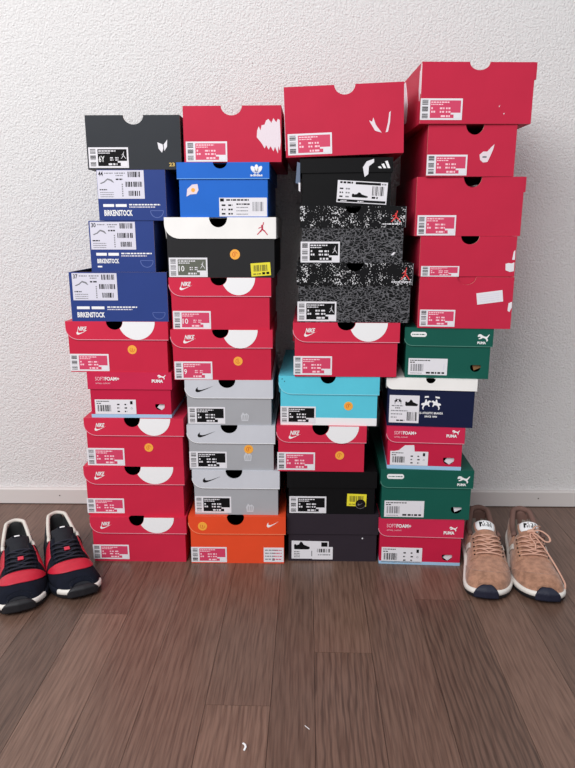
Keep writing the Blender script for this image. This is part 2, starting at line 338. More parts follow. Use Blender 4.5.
GR = {}
def shoebox(label, group, x, y, z, yaw, w_, h, kind, body, lid=None, lidh=0.0, notch=None, rbl=0.0, hole=None, edge=None, roll=0.0, lidroll=0.0, depth=None, ear=0.0, top_row=False, lidtall=0.0):
    """root at the front centre of the base; local y runs back to the wall; returns helper callables"""
    root = empty('shoe_box', (x, y, z), yaw)
    if roll: root.rotation_euler = (0, roll, yaw)
    tag(root, label, 'shoe box', group)
    d = depth if depth else (-y - 0.006)
    hb = w_ / 2 - (0.0022 if lid else 0)
    hl = w_ / 2 + 0.0014
    zt = h - (0.0024 if lid else 0.0004)
    if lid: zt = h - 0.0026
    nt = None
    if notch:
        c, a, b = (notch[0] - .5) * w_, notch[1] * w_ / 2, notch[2] * h
        nt = (c, a + (0.004 if lid else 0), b + (0.004 if lid else 0))
        ntl = (c, a, b)
    mbd = MB()
    if hole: hole = ((hole[0] - .5) * 2 * hb, hole[1] * h, hole[2], hole[3])
    mbd.prism(panel(-hb, hb, 0.0, zt, nt, hole=hole), 'y', 0, TH, body, (KRAFT if not lid else None))
    mbd.rect(-hb, 0, hb, zt, d - TH, d, body)
    mbd.prism([(TH, 0), (d - TH, 0), (d - TH, zt), (TH, zt)], 'x', -hb, -hb + TH, body)
    mbd.prism([(TH, 0), (d - TH, 0), (d - TH, zt), (TH, zt)], 'x', hb - TH, hb, body)
    mbd.box(-hb + TH, hb - TH, TH, d - TH, 0, TH, body)
    # inside faces coloured dark to paint the shade seen through the openings
    e = 0.0003
    if lid or not top_row:
        il = INNER
        mbd.prism([(TH + e, TH), (d - TH - e, TH), (d - TH - e, zt - .001), (TH + e, zt - .001)], 'x', -hb + TH, -hb + TH + e, il)
        mbd.prism([(TH + e, TH), (d - TH - e, TH), (d - TH - e, zt - .001), (TH + e, zt - .001)], 'x', hb - TH - e, hb - TH, il)
        mbd.rect(-hb + TH, TH, hb - TH, zt - .001, d - TH - e, d - TH, il)
        mbd.box(-hb + TH, hb - TH, TH + e, d - TH - e, TH, TH + e, il)
    bo = mbd.build('body', root)
    lo = None; yl = 0.0
    if lid:
        yl = -0.0026
        m2 = MB()
        z0 = h - lidh
        m2.prism(panel(-hl, hl, z0, h, ntl if notch else None, rbl=rbl), 'y', yl, yl + 0.0018, lid)
        P = [(-hl, yl + .0018)]
        if notch: P += [(ntl[0] - ntl[1], yl + .0018)] + [(ntl[0] - ntl[1] * math.cos(PI * i / 10), yl + .0018 + ntl[1] * 1.1 * math.sin(PI * i / 10)) for i in range(1, 10)] + [(ntl[0] + ntl[1], yl + .0018)]
        P += [(hl, yl + .0018), (hl, d + .002), (-hl, d + .002)]
        m2.prism(P, 'z', h - 0.002, h, lid)
        zs = z0 + (rbl if rbl else 0)
        m2.prism([(yl + .0018, zs), (yl + .0018 + (lidh * .35 if rbl else 0), z0), (d + .002, z0), (d + .002, h - .002), (yl + .0018, h - .002)], 'x', -hl, -hl + .0016, lid)
        m2.prism([(yl + .0018, z0), (d + .002, z0), (d + .002, h - .002), (yl + .0018, h - .002)], 'x', hl - .0016, hl, lid)
        m2.rect(-hl + .0016, z0, hl - .0016, h - .002, d + .0004, d + .002, lid)
        if edge:   # pale line that paints a highlight along the front flap outline
            out = panel(-hl, hl, z0, h, None, rbl=rbl)
            out = [p for p in out if not (abs(p[1] - h) < 1e-6)]
            for p, q in zip(out, out[1:]): seg(m2, (p[0], p[1] + .0006), (q[0], q[1] + .0006), 0.0011, yl - 0.0002, yl, edge)
        lo = m2.build('lid', root)
        if lidroll: lo.rotation_euler = (0, lidroll, 0)
    if ear:
        m3 = MB(); m3.box(hb, hb + 0.0035, 0.0005, d, h - ear, h - .0005, body); fl = m3.build('side_flap', root)
    class B: pass
    B = B(); B.root, B.w, B.h, B.hb, B.hl, B.yl, B.lid, B.body, B.ntl, B.d = root, w_, h, hb, hl, yl, lo, bo, (ntl if notch else None), d
    B.X = lambda u: (u - .5) * w_
    B.Z = lambda v: v * h
    return B

def decal(B, name, fn, onlid=False, tilt=0.0, c=None, label=None):
    """fn(mb, y) draws at depth y (negative is out of the face)"""
    mb = MB(); y0 = B.yl if onlid else 0.0
    fn(mb, y0 - 0.0004, y0)
    if tilt:
        cx, cz = c
        M = Matrix.Translation((cx, 0, cz)) @ Matrix.Rotation(tilt, 4, 'Y') @ Matrix.Translation((-cx, 0, -cz)); mb.xf(M)
    o = mb.build(name, B.lid if (onlid and B.lid) else B.root)
    if label: o['label'] = label
    return o

def swoosh_label(B, u0, v0, u1, v1, ink=PINK, line=PINKW, size=None, jump=False, seed=1, tilt=0.0, leftfade=False):
    x0, x1, z0, z1 = B.X(u0), B.X(u1), B.Z(v0), B.Z(v1); W, H = x1 - x0, z1 - z0
    def f(m, a, b):
        m.rect(x0, z0, x1, z1, a, b, PAPER); t = 0.00012
        for k in range(3):
            zz = z0 + H * (.08 + .31 * k); bars(m, x0 + W * .04, zz, x0 + W * .18, zz + H * .24, a, INK, False, seed + k, 6)
        ix0, ix1, iz0, iz1 = x0 + W * .23, x1 - W * .04, z0 + H * .09, z1 - H * .09
        m.rect(ix0, iz0, ix1, iz1, a - t, a, ink)
        iw, ih = ix1 - ix0, iz1 - iz0; y = a - t
        dashes(m, ix0 + iw * .03, iz0 + ih * .86, ix0 + iw * .62, ih * .07, y, line, seed)
        dashes(m, ix0 + iw * .03, iz0 + ih * .74, ix0 + iw * .42, ih * .06, y, line, seed + 1)
        if size:
            m.text(size, ix0 + iw * .03, iz0 + ih * .24, ix0 + iw * (.10 * len(size) + .03), iz0 + ih * .6, y - t, WHITE, 0.01)
            for q in range(2): dashes(m, ix0 + iw * (.42 + q * .18), iz0 + ih * .45, ix0 + iw * (.53 + q * .18), ih * .07, y, line, seed + q)
            for q in range(2): dashes(m, ix0 + iw * (.42 + q * .18), iz0 + ih * .33, ix0 + iw * (.53 + q * .18), ih * .06, y, line, seed + q + 4)
        else:
            for r_ in range(2):
                zz = iz0 + ih * (.5 - .2 * r_)
                m.rect(ix0 + iw * .04, zz, ix0 + iw * .09, zz + ih * .11, y - t, y, line)
                if r_: m.rect(ix0 + iw * .11, zz, ix0 + iw * .17, zz + ih * .11, y - t, y, line)
                for q in range(2):
                    dashes(m, ix0 + iw * (.32 + q * .2), zz, ix0 + iw * (.47 + q * .2), ih * .1, y, line, seed + q + r_)
        dashes(m, ix0 + iw * .36, iz0 + ih * .05, ix0 + iw * .66, ih * .11, y, line, seed + 9)
        m.rect(ix1 - iw * .22, iz0 - H * .02, ix1 + W * .01, iz0 + ih * .3, y - t, y, PAPER)
        m.rect(ix1 - iw * .32, iz0 + ih * .2, ix1 - iw * .22, iz0 + ih * .3, y - t, y, PAPER)
        if jump: jumper(m, ix1 - iw * .2, iz0 + ih * .42, ix1 - iw * .04, iz0 + ih * .86, y - t, y, line)
    decal(B, 'size_label', f, tilt=tilt, c=(x0, z0))
def dot(B, u, v, r=0.0092, onlid=False, kind=0):
    def f(m, a, b):
        m.disc(B.X(u), B.Z(v), r, a, b, DOT); m.ring(B.X(u), B.Z(v), r * .42, r * .56, a - .0001, a, DOT2, 0.3 + kind, 4.6 + kind, 10)
        m.rect(B.X(u) - r * .1, B.Z(v) - r * .3, B.X(u) + r * .1, B.Z(v) + r * .3, a - .0001, a, DOT2)
    decal(B, 'round_sticker', f, onlid)
def winglogo(B, u0, v0, u1, v1):
    x0, x1, z0, z1 = B.X(u0), B.X(u1), B.Z(v0), B.Z(v1)
    def f(m, a, b):
        m.text('NIKE', x0 + (x1 - x0) * .1, z0 + (z1 - z0) * .5, x1 - (x1 - x0) * .12, z1, a - .00005, WHITE, 0.03, 0.35)
        m.poly(SWOOSH, x0, z0, x1, z0 + (z1 - z0) * .62, a, b, WHITE)
    decal(B, 'emblem', f, True)
def arcpatch(B, u0, u1, depthv):
    """white half disc printed on the lid, its left side cut by the thumb notch"""
    x0, x1 = B.X(u0), B.X(u1); cx, rx = (x0 + x1) / 2, (x1 - x0) / 2; h = B.h; dz = depthv * h
    pts = [(cx + rx * math.cos(PI * i / 24), h - .0002 - dz * math.sin(PI * i / 24)) for i in range(25)]
    nc, na, nb = B.ntl; nb2 = nb
    ins = lambda p: ((p[0] - nc) / (na + .0002)) ** 2 + ((p[1] - h) / (nb2 + .0002)) ** 2 < 1
    keep = [p for p in pts if not ins(p)]
    if len(keep) < len(pts):
        last = keep[-1]
        tl = math.atan2(max(0, (h - last[1]) / nb2), (last[0] - nc) / na)
        for i in range(0, 9):
            t = tl * (1 - i / 8); keep.append((nc + (na + .0003) * math.cos(t), h - .0002 - (nb2 + .0003) * math.sin(t)))
    clean = []
    for p in keep:
        if not clean or (abs(p[0] - clean[-1][0]) + abs(p[1] - clean[-1][1])) > 1e-4: clean.append(p)
    decal(B, 'printed_arc', lambda m, a, b: m.prism(clean, 'y', a, b, WHITE), True)
def torn(B, polys, m_=TORN, name='torn_patch', extra=None, onlid=False):
    def f(m, a, b):
        for P in polys: m.prism([(B.X(u), B.Z(v)) for u, v in P], 'y', a, b, m_)
        if extra: extra(m, a)
    decal(B, name, f, onlid)

NIKE_G = 'red sports shoe boxes with a white arc on the lid'
def red_arc_box(label, x, y, z, yaw, w_, h, notch, arc, lab, dotp=None, size=None, seed=1, edge=FLASH, lidh=.36, ink=PINK, logo=(.10, .74, .22, .90), depth=None):
    B = shoebox(label, NIKE_G, x, y, z, yaw, w_, h, 'lid', RED, REDL, h * lidh, notch, rbl=h * .22, edge=edge, depth=depth)
    arcpatch(B, arc[0], arc[1], arc[2]); winglogo(B, *logo); swoosh_label(B, *lab, ink=ink, size=size, seed=seed)
    if dotp: dot(B, *dotp, kind=seed % 3)
    return B

# ---- first stack from the left, bottom to top
red_arc_box('red shoe box with white arc on its lid, bottom box of the leftmost stack', -.3604, -.3034, 0, .011, .2049, .1049, (.485, .16, .19), (.51, .88, .34), (.0, .05, .385, .375), seed=1, depth=.288)
red_arc_box('red shoe box with white arc lid, second from floor in the leftmost stack', -.3649, -.2965, .1049, .015, .2109, .1128, (.49, .165, .17), (.52, .90, .34), (.0, .05, .38, .35), seed=2)
red_arc_box('red shoe box with white arc and orange dot, right under a berry red box', -.3590, -.2974, .2177, .001, .2056, .1069, (.485, .165, .18), (.53, .875, .345), (.0, .02, .385, .38), (.64, .40), seed=3)
def berry_box(label, x, y, z, yaw, w_, h, lab, hole, strip=.075, logo=(.77, .78, .94, .95), rbl=0.0, lidh=.37, depth=None, patch=None):
    B = shoebox(label, 'berry red shoe boxes with a pale blue base strip', x, y, z, yaw, w_, h, 'lid', BERRY, BERRYL, h * lidh, None, rbl=rbl, hole=(hole[0], hole[1], hole[2], True), depth=depth, edge=FLASH if rbl else None)
    def s(m, a, b):
        m.rect(-B.hb - .0004, 0, B.hb + .0004, B.Z(strip), a, b, TEALP); m.box(-B.hb - .0004, -B.hb, 0, B.d, 0, B.Z(strip), TEALP); m.box(B.hb, B.hb + .0004, 0, B.d, 0, B.Z(strip), TEALP)
    decal(B, 'base_strip', s)
    def f(m, a, b):
        m.text('SOFT', B.X(.09), B.Z(.82), B.X(.20), B.Z(.90), a, PINKW, 0.0); m.text('FOAM+', B.X(.205), B.Z(.82), B.X(.38), B.Z(.90), a, WHITE, 0.03)
        m.text('OPTIMAL COMFORT', B.X(.09), B.Z(.745), B.X(.27), B.Z(.775), a, PINKW, 0.0)
    decal(B, 'lettering', f, True)
    x0, z0, x1, z1 = B.X(logo[0]), B.Z(logo[1]), B.X(logo[2]), B.Z(logo[3])
    def g(m, a, b):
        m.text('PUMA', x0, z0, x0 + (x1 - x0) * .8, z0 + (z1 - z0) * .42, a - .0001, WHITE, 0.05); m.poly(CAT, x0 + (x1 - x0) * .42, z0 + (z1 - z0) * .42, x1, z1, a, b, WHITE)
    decal(B, 'emblem', g, True)
    def l(m, a, b):
        X = lambda u: B.X(lab[0] + u * (lab[2] - lab[0])); Z = lambda v: B.Z(lab[1] + v * (lab[3] - lab[1]))
        m.rect(X(0), Z(0), X(1), Z(1), a, b, PAPER); dashes(m, X(.04), Z(.85), X(.35), B.h * .018, a, INK, 4); dashes(m, X(.04), Z(.7), X(.16), B.h * .02, a, INK, 5)
        bars(m, X(.06), Z(.18), X(.4), Z(.62), a, INK, True, 3, 12)
        for i in range(2):
            for j in range(3): dashes(m, X(.54 + .18 * i), Z(.14 + .24 * j), X(.6 + .18 * i), B.h * .028, a, INK, i + j)
        m.rect(X(.86), Z(.68), X(.92), Z(.9), a - .0001, a, INK); m.ring(X(.89), Z(.4), B.w * .008, B.w * .012, a - .0001, a, GINK)
    decal(B, 'size_label', l)
    hx, hz, r = (hole[0] - .5) * 2 * B.hb, hole[1] * h, hole[2]
    mb = MB(); mb.prism([(hx - r * .7, hz - r * .5), (hx + r * .2, hz - r * 1.1), (hx + r * 1.2, hz - r * .3), (hx + r * 1.1, hz + r * .6), (hx + r * .1, hz + r * .5)], 'y', TH + .003, TH + .006, PAPER)
    mb.build('tissue_paper', B.root)
    if patch: torn(B, [patch], PAPER)
    return B
berry_box('berry red shoe box with pale blue base strip in the leftmost stack', -.3631, -.2945, .3246, .005, .1709, .0970, (.06, .08, .56, .40), (.86, .27, .010), lidh=.37)
red_arc_box('red shoe box with white arc and orange dot, under the lowest blue sandal box', -.3824, -.2953, .4216, -.004, .2047, .1042, (.48, .165, .16), (.52, .88, .35), (.01, .02, .40, .36), (.64, .45), seed=5)
def sandal_box(label, x, y, z, yaw, w_, h, lab, rects, words, flap, num, seed, extra=False):
    B = shoebox(label, 'dark blue sandal boxes', x, y, z, yaw, w_, h, 'open', BIRK, None, 0, None)
    hb = h
    def l(m, a, b):
        X = lambda u: B.X(lab[0] + u * (lab[2] - lab[0])); Z = lambda v: B.Z(lab[1] + v * (lab[3] - lab[1]))
        m.rect(X(0), Z(0), X(1), Z(1), a, b, LAV)
        m.text(num, X(.03), Z(.80), X(.13), Z(.96), a - .0001, INK, 0.02)
        dashes(m, X(.16), Z(.88), X(.34), h * .02, a, GINK, seed); dashes(m, X(.38), Z(.88), X(.6), h * .022, a, GINK, seed + 1); dashes(m, X(.4), Z(.8), X(.55), h * .02, a, GINK, seed + 1)
        bars(m, X(.66), Z(.76), X(.95), Z(.95), a, INK, True, seed, 10); bars(m, X(.6), Z(.42), X(.96), Z(.6), a, INK, True, seed + 1, 12); bars(m, X(.66), Z(.1), X(.92), Z(.28), a, INK, True, seed + 2, 9)
        m.poly([(0, .2), (.3, .5), (.55, 1), (.85, .8), (1, .3), (.9, .35), (.75, .6), (.55, .75), (.35, .35), (.1, .1)], X(.05), Z(.5), X(.36), Z(.72), a - .0001, a, GINK)
        dashes(m, X(.4), Z(.66), X(.55), h * .028, a, INK, seed + 6)
        dashes(m, X(.04), Z(.3), X(.2), h * .022, a, INK, seed + 3)
        for k in range(3): dashes(m, X(.05), Z(.06 + .075 * k), X(.34), h * .014, a, GINK, seed + 4 + k)
        for k in range(6): m.rect(X(.52), Z(.08 + k * .08), X(.545), Z(.13 + k * .08), a - .0001, a, GINK)
    decal(B, 'size_label', l)
    def t(m, a, b):
        r0, r1 = rects
        m.rect(B.X(r0), B.Z(r1), B.X(r0 + .13 * (.2 / w_) ** .5), B.Z(r1 + .055), a, b, WHITE); m.rect(B.X(r0 + .15 * (.2 / w_) ** .5), B.Z(r1), B.X(r0 + .28 * (.2 / w_) ** .5), B.Z(r1 + .055), a, b, WHITE)
        xx = r0 + .31 * (.2 / w_) ** .5
        dashes(m, B.X(xx), B.Z(r1 + .03), B.X(xx + .30 * (.2 / w_)), h * .026, a, WHITE, 2); dashes(m, B.X(xx), B.Z(r1 - .015), B.X(xx + .25 * (.2 / w_)), h * .022, a, LAV, 3)
        m.text('BIRKENSTOCK', B.X(words[0]), B.Z(words[1]), B.X(words[2]), B.Z(words[3]), a - .0001, WHITE, 0.035)
        if extra: m.rect(B.X(words[0]), B.Z(words[1] - .08), B.X(words[0] + .07), B.Z(words[1] - .05), a, b, WHITE)
    decal(B, 'lettering', t)
    fx, fz, fr = B.X(flap[0]), B.Z(flap[1]), flap[2]
    def u_(m, a, b):
        m.ring(fx, fz, fr - .0006, fr + .0006, a + .0002, b, BIRKL, PI, 2 * PI, 12); m.rect(fx - fr, fz, fx + fr, fz + .001, a + .0002, b, BIRKL)
    decal(B, 'thumb_tab', u_)
    return B
sandal_box('wide dark blue sandal box with label 37, lowest of three', -.3744, -.2955, .5258, .002, .1943, .0979, (.03, .43, .49, .975), (.06, .25), (.06, .08, .345, .19), (.905, .18, .0125), '37', 11)
sandal_box('narrow dark blue sandal box with label 30, middle of three', -.3618, -.2946, .6237, -.001, .1269, .0981, (.02, .44, .715, .975), (.09, .32), (.10, .17, .44, .26), (.87, .22, .0125), '30', 12, True)
sandal_box('dark blue sandal box with label 44, under the charcoal box', -.3370, -.2962, .7218, .002, .1308, .0936, (.005, .43, .69, .985), (.07, .27), (.08, .09, .50, .21), (.86, .19, .0125), '44', 13)
B = shoebox('charcoal shoe box with gold 23, top box of the leftmost stack', None, -.3286, -.2960, .8154, .006, .1778, .0967, 'open', CHAR, notch=(.51, .215, .17), top_row=True)
swoosh_label(B, .015, .03, .44, .41, ink=INK, line=PAPER, size='6Y', jump=True, seed=15)
torn(B, [[(.755, .50), (.765, .38), (.80, .31), (.815, .38), (.81, .46)], [(.82, .46), (.825, .34), (.855, .42), (.86, .55), (.84, .50)]], PAPER)
decal(B, 'number_print', lambda m, a, b: m.text('23', B.X(.87), B.Z(.055), B.X(.93), B.Z(.125), a, GOLD, 0.03))

# ---- second stack
B = shoebox('bright orange shoe box on the floor with a small white tick on its lid', None, -.1470, -.3045, 0, .018, .2052, .1101, 'lid', ORANGE, ORANGE, .1101 * .37, (.485, .18, .18), rbl=.026, edge=mat('pale_orange_edge', (250, 150, 110), .5), depth=.289)
decal(B, 'emblem', lambda m, a, b: m.poly(SWOOSH, B.X(.81), B.Z(.78), B.X(.935), B.Z(.91), a, b, WHITE), True)
swoosh_label(B, .01, .02, .385, .345, seed=16); dot(B, .14, .80, .0098, True, 2)
def f(m, a, b):
    m.rect(B.X(.775), B.Z(.03), B.X(.985), B.Z(.34), a, b, PAPER)
    for k in range(4): dashes(m, B.X(.79), B.Z(.08 + .065 * k), B.X(.86 + .02 * k), B.h * .022, a, GINK, 20 + k); dashes(m, B.X(.88), B.Z(.08 + .065 * k), B.X(.965), B.h * .02, a, PINK, 25 + k)
    m.rect(B.X(.865), B.Z(.06), B.X(.89), B.Z(.11), a - .0001, a, GINK)
decal(B, 'receipt_sticker', f)
def grey_box(label, x, y, z, yaw, w_, h, lab, mark, sd, dotp=None):
    B = shoebox(label, 'grey shoe boxes with a silver lid and black tick', x, y, z, yaw, w_, h, 'lid', GREY, GREYL, h * .40, (.48, .195, .175), rbl=h * .22, edge=WHITE)
    decal(B, 'emblem', lambda m, a, b: m.poly(SWOOSH, B.X(.115), B.Z(.73), B.X(.32), B.Z(.87), a, b, INK), True)
    swoosh_label(B, *lab, ink=INK, line=PAPER, seed=sd)
    u, v = mark
    def g(m, a, b):
        c = (B.X(u), B.Z(v)); s = .0085
        pts = [(-.8, -1.1), (.8, -1.1), (1, .3), (.4, .9), (0, .6), (-.5, 1.1), (-1, .2)]
        m.prism([(c[0] + p[0] * s, c[1] + p[1] * s) for p in pts], 'y', a, b, GREENPALE)
        for k in (-.5, 0, .45): seg(m, (c[0] + k * s, c[1] - .8 * s), (c[0] + (k + .1) * s, c[1] + .4 * s), s * .22, a - .0001, a, GREY)
    decal(B, 'worn_sticker', g)
    if dotp: dot(B, *dotp, r=.0096)
    return B
grey_box('grey shoe box with silver lid standing directly on the orange box', -.1486, -.2958, .1101, .006, .1824, .1009, (.015, .04, .44, .41), (.66, .16), 31)
grey_box('grey shoe box with silver lid and an orange dot above a worn white mark', -.1571, -.2935, .2110, .004, .1813, .0991, (.01, .04, .445, .41), (.69, .30), 32, (.70, .47))
grey_box('grey shoe box with silver lid, topmost of the three grey boxes', -.1595, -.2934, .3101, .01, .1778, .0966, (.02, .03, .45, .40), (.68, .19), 33)
red_arc_box('red shoe box with white arc and size 9 label, directly on the topmost grey box', -.1718, -.2950, .4067, .016, .2022, .1033, (.49, .165, .165), (.51, .86, .36), (.02, .01, .40, .37), (.66, .38), size='9', seed=34, logo=(.12, .73, .25, .90))
red_arc_box('red shoe box with white arc and size 10 label, under the black and white box', -.1726, -.2932, .5100, .005, .1991, .1031, (.49, .165, .15), (.52, .85, .33), (.02, .01, .40, .36), size='10', seed=35, logo=(.10, .76, .23, .92), edge=FLASH)
B = shoebox('black shoe box with a white lid, crimson jumping figure and yellow barcode sticker', None, -.1693, -.2949, .6131, .001, .2129, .1146, 'lid', CHARD, CREAM, .1146 * .35, (.485, .165, .165), rbl=.026)
decal(B, 'emblem', lambda m, a, b: jumper(m, B.X(.835), B.Z(.71), B.X(.93), B.Z(.92), a, b, CRIM), True)
swoosh_label(B, .02, .01, .375, .335, ink=OLIVE, line=PAPER, size='10', jump=True, seed=36); dot(B, .63, .39, .0098)
def yel(m, a, b, u0, v0, u1, v1):
    X = lambda u: B.X(u0 + u * (u1 - u0)); Z = lambda v: B.Z(v0 + v * (v1 - v0))
    m.rect(X(0), Z(0), X(1), Z(1), a, b, YEL); bars(m, X(.12), Z(.36), X(.88), Z(.84), a, YINK, True, 8, 13); dashes(m, X(.1), Z(.12), X(.5), B.h * .02, a, YINK, 2); dashes(m, X(.56), Z(.1), X(.92), B.h * .04, a, INK, 3)
decal(B, 'barcode_sticker', lambda m, a, b: yel(m, a, b, .775, .03, .955, .25), tilt=-.07, c=(B.X(.86), B.Z(.14)))
B = shoebox('bright blue shoe box with a white leaf emblem on its lid', None, -.1613, -.2949, .7277, -.003, .1727, .1002, 'lid', ABLUE, ABLUE, .1002 * .30, (.47, .155, .115), edge=mat('pale_blue_edge', (110, 170, 235), .5))
def tref(m, a, b):
    cx, cz = B.X(.868), B.Z(.86); s = .0062
    for ang, dx in ((0, 0), (.62, .9), (-.62, -.9)):
        P = []
        for i in range(16):
            t = 2 * PI * i / 16; px, pz = .62 * s * math.cos(t), 1.25 * s * math.sin(t) + .35 * s
            P.append((cx + dx * s * .75 + px * math.cos(ang) + pz * math.sin(ang), cz - abs(dx) * s * .25 - px * math.sin(ang) + pz * math.cos(ang)))
        m.prism(P, 'y', a, b, WHITE)
    for k in range(3): m.rect(cx - 1.3 * s, cz - s * (.42 + .34 * k), cx + 1.3 * s, cz - s * (.32 + .34 * k), a - .0001, a, ABLUE)
    m.text('adidas', B.X(.80), B.Z(.745), B.X(.935), B.Z(.79), a - .0001, WHITE, 0.03)
decal(B, 'emblem', tref, True)
torn(B, [[(.09, .38), (.10, .52), (.155, .60), (.215, .61), (.225, .50), (.20, .43), (.13, .42)]], TORN, extra=lambda m, a: m.disc(B.X(.165), B.Z(.50), .004, a - .0001, a, DOT, 8))
def f(m, a, b):
    X = lambda u: B.X(.45 + u * .53); Z = lambda v: B.Z(.015 + v * .345)
    m.rect(X(0), Z(0), X(1), Z(1), a, b, PAPER); m.rect(X(.02), Z(.8), X(.1), Z(.96), a - .0001, a, INK); dashes(m, X(.15), Z(.84), X(.62), B.h * .028, a, INK, 2)
    for j in range(3): dashes(m, X(.05), Z(.1 + .23 * j), X(.13), B.h * .03, a, INK, j); dashes(m, X(.19), Z(.1 + .23 * j), X(.28), B.h * .03, a, INK, j + 3); dashes(m, X(.36), Z(.1 + .18 * j), X(.6), B.h * .016, a, GINK, j + 7)
    dashes(m, X(.36), Z(.62), X(.64), B.h * .026, a, INK, 9); bars(m, X(.7), Z(.28), X(.94), Z(.78), a, GINK, True, 5, 10)
decal(B, 'size_label', f)
B = shoebox('red shoe box with a large jagged torn patch, top of the second stack', None, -.1421, -.2973, .8279, -.011, .1828, .0993, 'open', RED2, notch=(.495, .215, .17), top_row=True)
swoosh_label(B, .02, .01, .445, .37, seed=38)
torn(B, [[(.755, .56), (.75, .44), (.80, .33), (.83, .24), (.845, .30), (.87, .22), (.89, .28), (.92, .19), (.935, .27), (.965, .15), (.97, .28), (.985, .20), (.995, .36), (.985, .74), (.965, .76), (.95, .70), (.92, .77), (.90, .69), (.87, .76), (.845, .73), (.83, .66), (.80, .65), (.79, .56), (.77, .63)]])

# ---- third stack
B = shoebox('plum grey shoe box on the floor with a sneaker picture on its white label', None, .0580, -.2897, 0, .011, .1946, .1124, 'lid', PLUM, PLUM, .1124 * .42, None, edge=None, depth=.274)
def f(m, a, b):
    X = lambda u: B.X(.045 + u * .46); Z = lambda v: B.Z(.05 + v * .38)
    m.prism([(X(0), Z(0)), (X(.5), Z(0)), (X(.5), Z(-.03)), (X(1), Z(-.03)), (X(1), Z(.66)), (X(.9), Z(.66)), (X(.9), Z(.97)), (X(0), Z(1))], 'y', a, b, PAPER)
    m.poly(SHOE, X(.06), Z(.52), X(.44), Z(.96), a - .0001, a, INK); m.rect(X(.72), Z(.68), X(.87), Z(.92), a - .0001, a, INK)
    for j in range(4): dashes(m, X(.06), Z(.08 + .1 * j), X(.2), B.h * .014, a, INK, j)
    m.rect(X(.48), Z(.14), X(.5), Z(.45), a - .0001, a, GINK); bars(m, X(.62), Z(.36), X(.94), Z(.56), a, INK, True, 6, 9); dashes(m, X(.64), Z(.2), X(.95), B.h * .02, a, GINK, 8)
decal(B, 'size_label', f); decal(B, 'paint_fleck', lambda m, a, b: m.disc(B.X(.832), B.Z(.49), .0018, a, b, PAPER, 8))
B = shoebox('black shoe box with yellow barcode sticker, on the plum grey box', None, .0544, -.2914, .1124, .01, .1870, .0979, 'lid', BLACK, BLACK, .0979 * .38, None)
swoosh_label(B, .02, .02, .44, .41, ink=INK, line=PAPER, seed=41)
decal(B, 'barcode_sticker', lambda m, a, b: yel(m, a, b, .675, .19, .895, .475), tilt=.03, c=(B.X(.78), B.Z(.3)))
def f(m, a, b):
    cx, cz = B.X(.83), B.Z(.24)
    m.disc(cx, cz, .0108, a - .0005, b, SEC); m.ring(cx, cz, .0098, .0104, a - .0007, a - .0005, GINK, PI * 1.1, PI * 1.9, 10); m.poly(SWOOSH, cx - .006, cz - .003, cx + .006, cz + .004, a - .0007, a - .0005, GINK)
decal(B, 'round_seal', f)
red_arc_box('red shoe box with white arc and orange dot, below the teal box', .0310, -.2946, .2103, .0, .1834, .1004, (.49, .19, .20), (.53, .92, .37), (.0, .03, .43, .42), (.71, .36), seed=42, ink=PINK, logo=(.13, .72, .27, .90))
B = shoebox('pale teal shoe box with a white strip along its base and an orange dot', None, .0451, -.2903, .3107, -.019, .2024, .1047, 'lid', TEAL, TEAL, .1047 * .37, (.49, .155, .15), rbl=.024, edge=mat('pale_teal_edge', (150, 222, 236), .5))
decal(B, 'base_strip', lambda m, a, b: m.rect(-B.hb, 0, B.hb, B.Z(.155), a + .0001, b, WHITE))
swoosh_label(B, .01, .03, .37, .38, ink=INK, line=PAPER, seed=43, jump=False)
dot(B, .70, .40)
torn(B, [[(.02, .93), (.03, .955), (.035, .93)], [(.045, .885), (.055, .905), (.058, .88)]], mat('dark_speck', (30, 60, 70), .6), 'scuff', onlid=True)
red_arc_box('red shoe box with white arc under the cracked print boxes, beside a green box', .0775, -.2955, .4154, -.003, .2092, .1101, (.50, .17, .14), (.53, .89, .34), (.0, .03, .37, .38), seed=44)
def cement_box(label, x, y, z, yaw, w_, h, notch, jp, lab, sd, mark=None):
    B = shoebox(label, 'black and grey cracked print shoe boxes', x, y, z, yaw, w_, h, 'lid', CEM, SPK, h * .37, notch, edge=None)
    decal(B, 'emblem', lambda m, a, b: (jumper(m, B.X(jp[0]), B.Z(jp[1]), B.X(jp[2]), B.Z(jp[3]), a, b, mat('red_print', (226, 60, 60), .5)), dashes(m, B.X(jp[0] - .08), B.Z(jp[1] - .04), B.X(jp[2] + .01), h * .02, a, PAPER, 4)), True)
    def ed(m, a, b):
        m.rect(B.hl - .0012, h * .63, B.hl - .0004, h - .002, a, b, GINK)
    decal(B, 'lid_edge_line', ed, True)
    swoosh_label(B, *lab, ink=INK, line=PAPER, seed=sd, jump=True)
    if mark: torn(B, [[(mark[0] - .025, mark[1] - .02), (mark[0], mark[1] + .035), (mark[0] + .02, mark[1] + .03), (mark[0], mark[1] - .02)]], PAPER)
    return B
cement_box('black shoe box in grey cracked print with speckled lid, lower of the two', .0917, -.2942, .5255, -.004, .2228, .1162, (.5, .15, .135), (.90, .72, .975, .93), (.0, .02, .345, .355), 45)
cement_box('black shoe box in grey cracked print with speckled lid, upper of the two', .0855, -.2949, .6417, .001, .1988, .1065, (.5, .15, .13), (.865, .72, .955, .92), (.0, .01, .38, .38), 46, (.90, .16))
B = shoebox('black shoe box with three white slanted bars on its lid', None, .0719, -.2924, .7482, -.004, .1719, .0870, 'lid', BLACK, BLACK, .0870 * .30, None, lidroll=-.012)
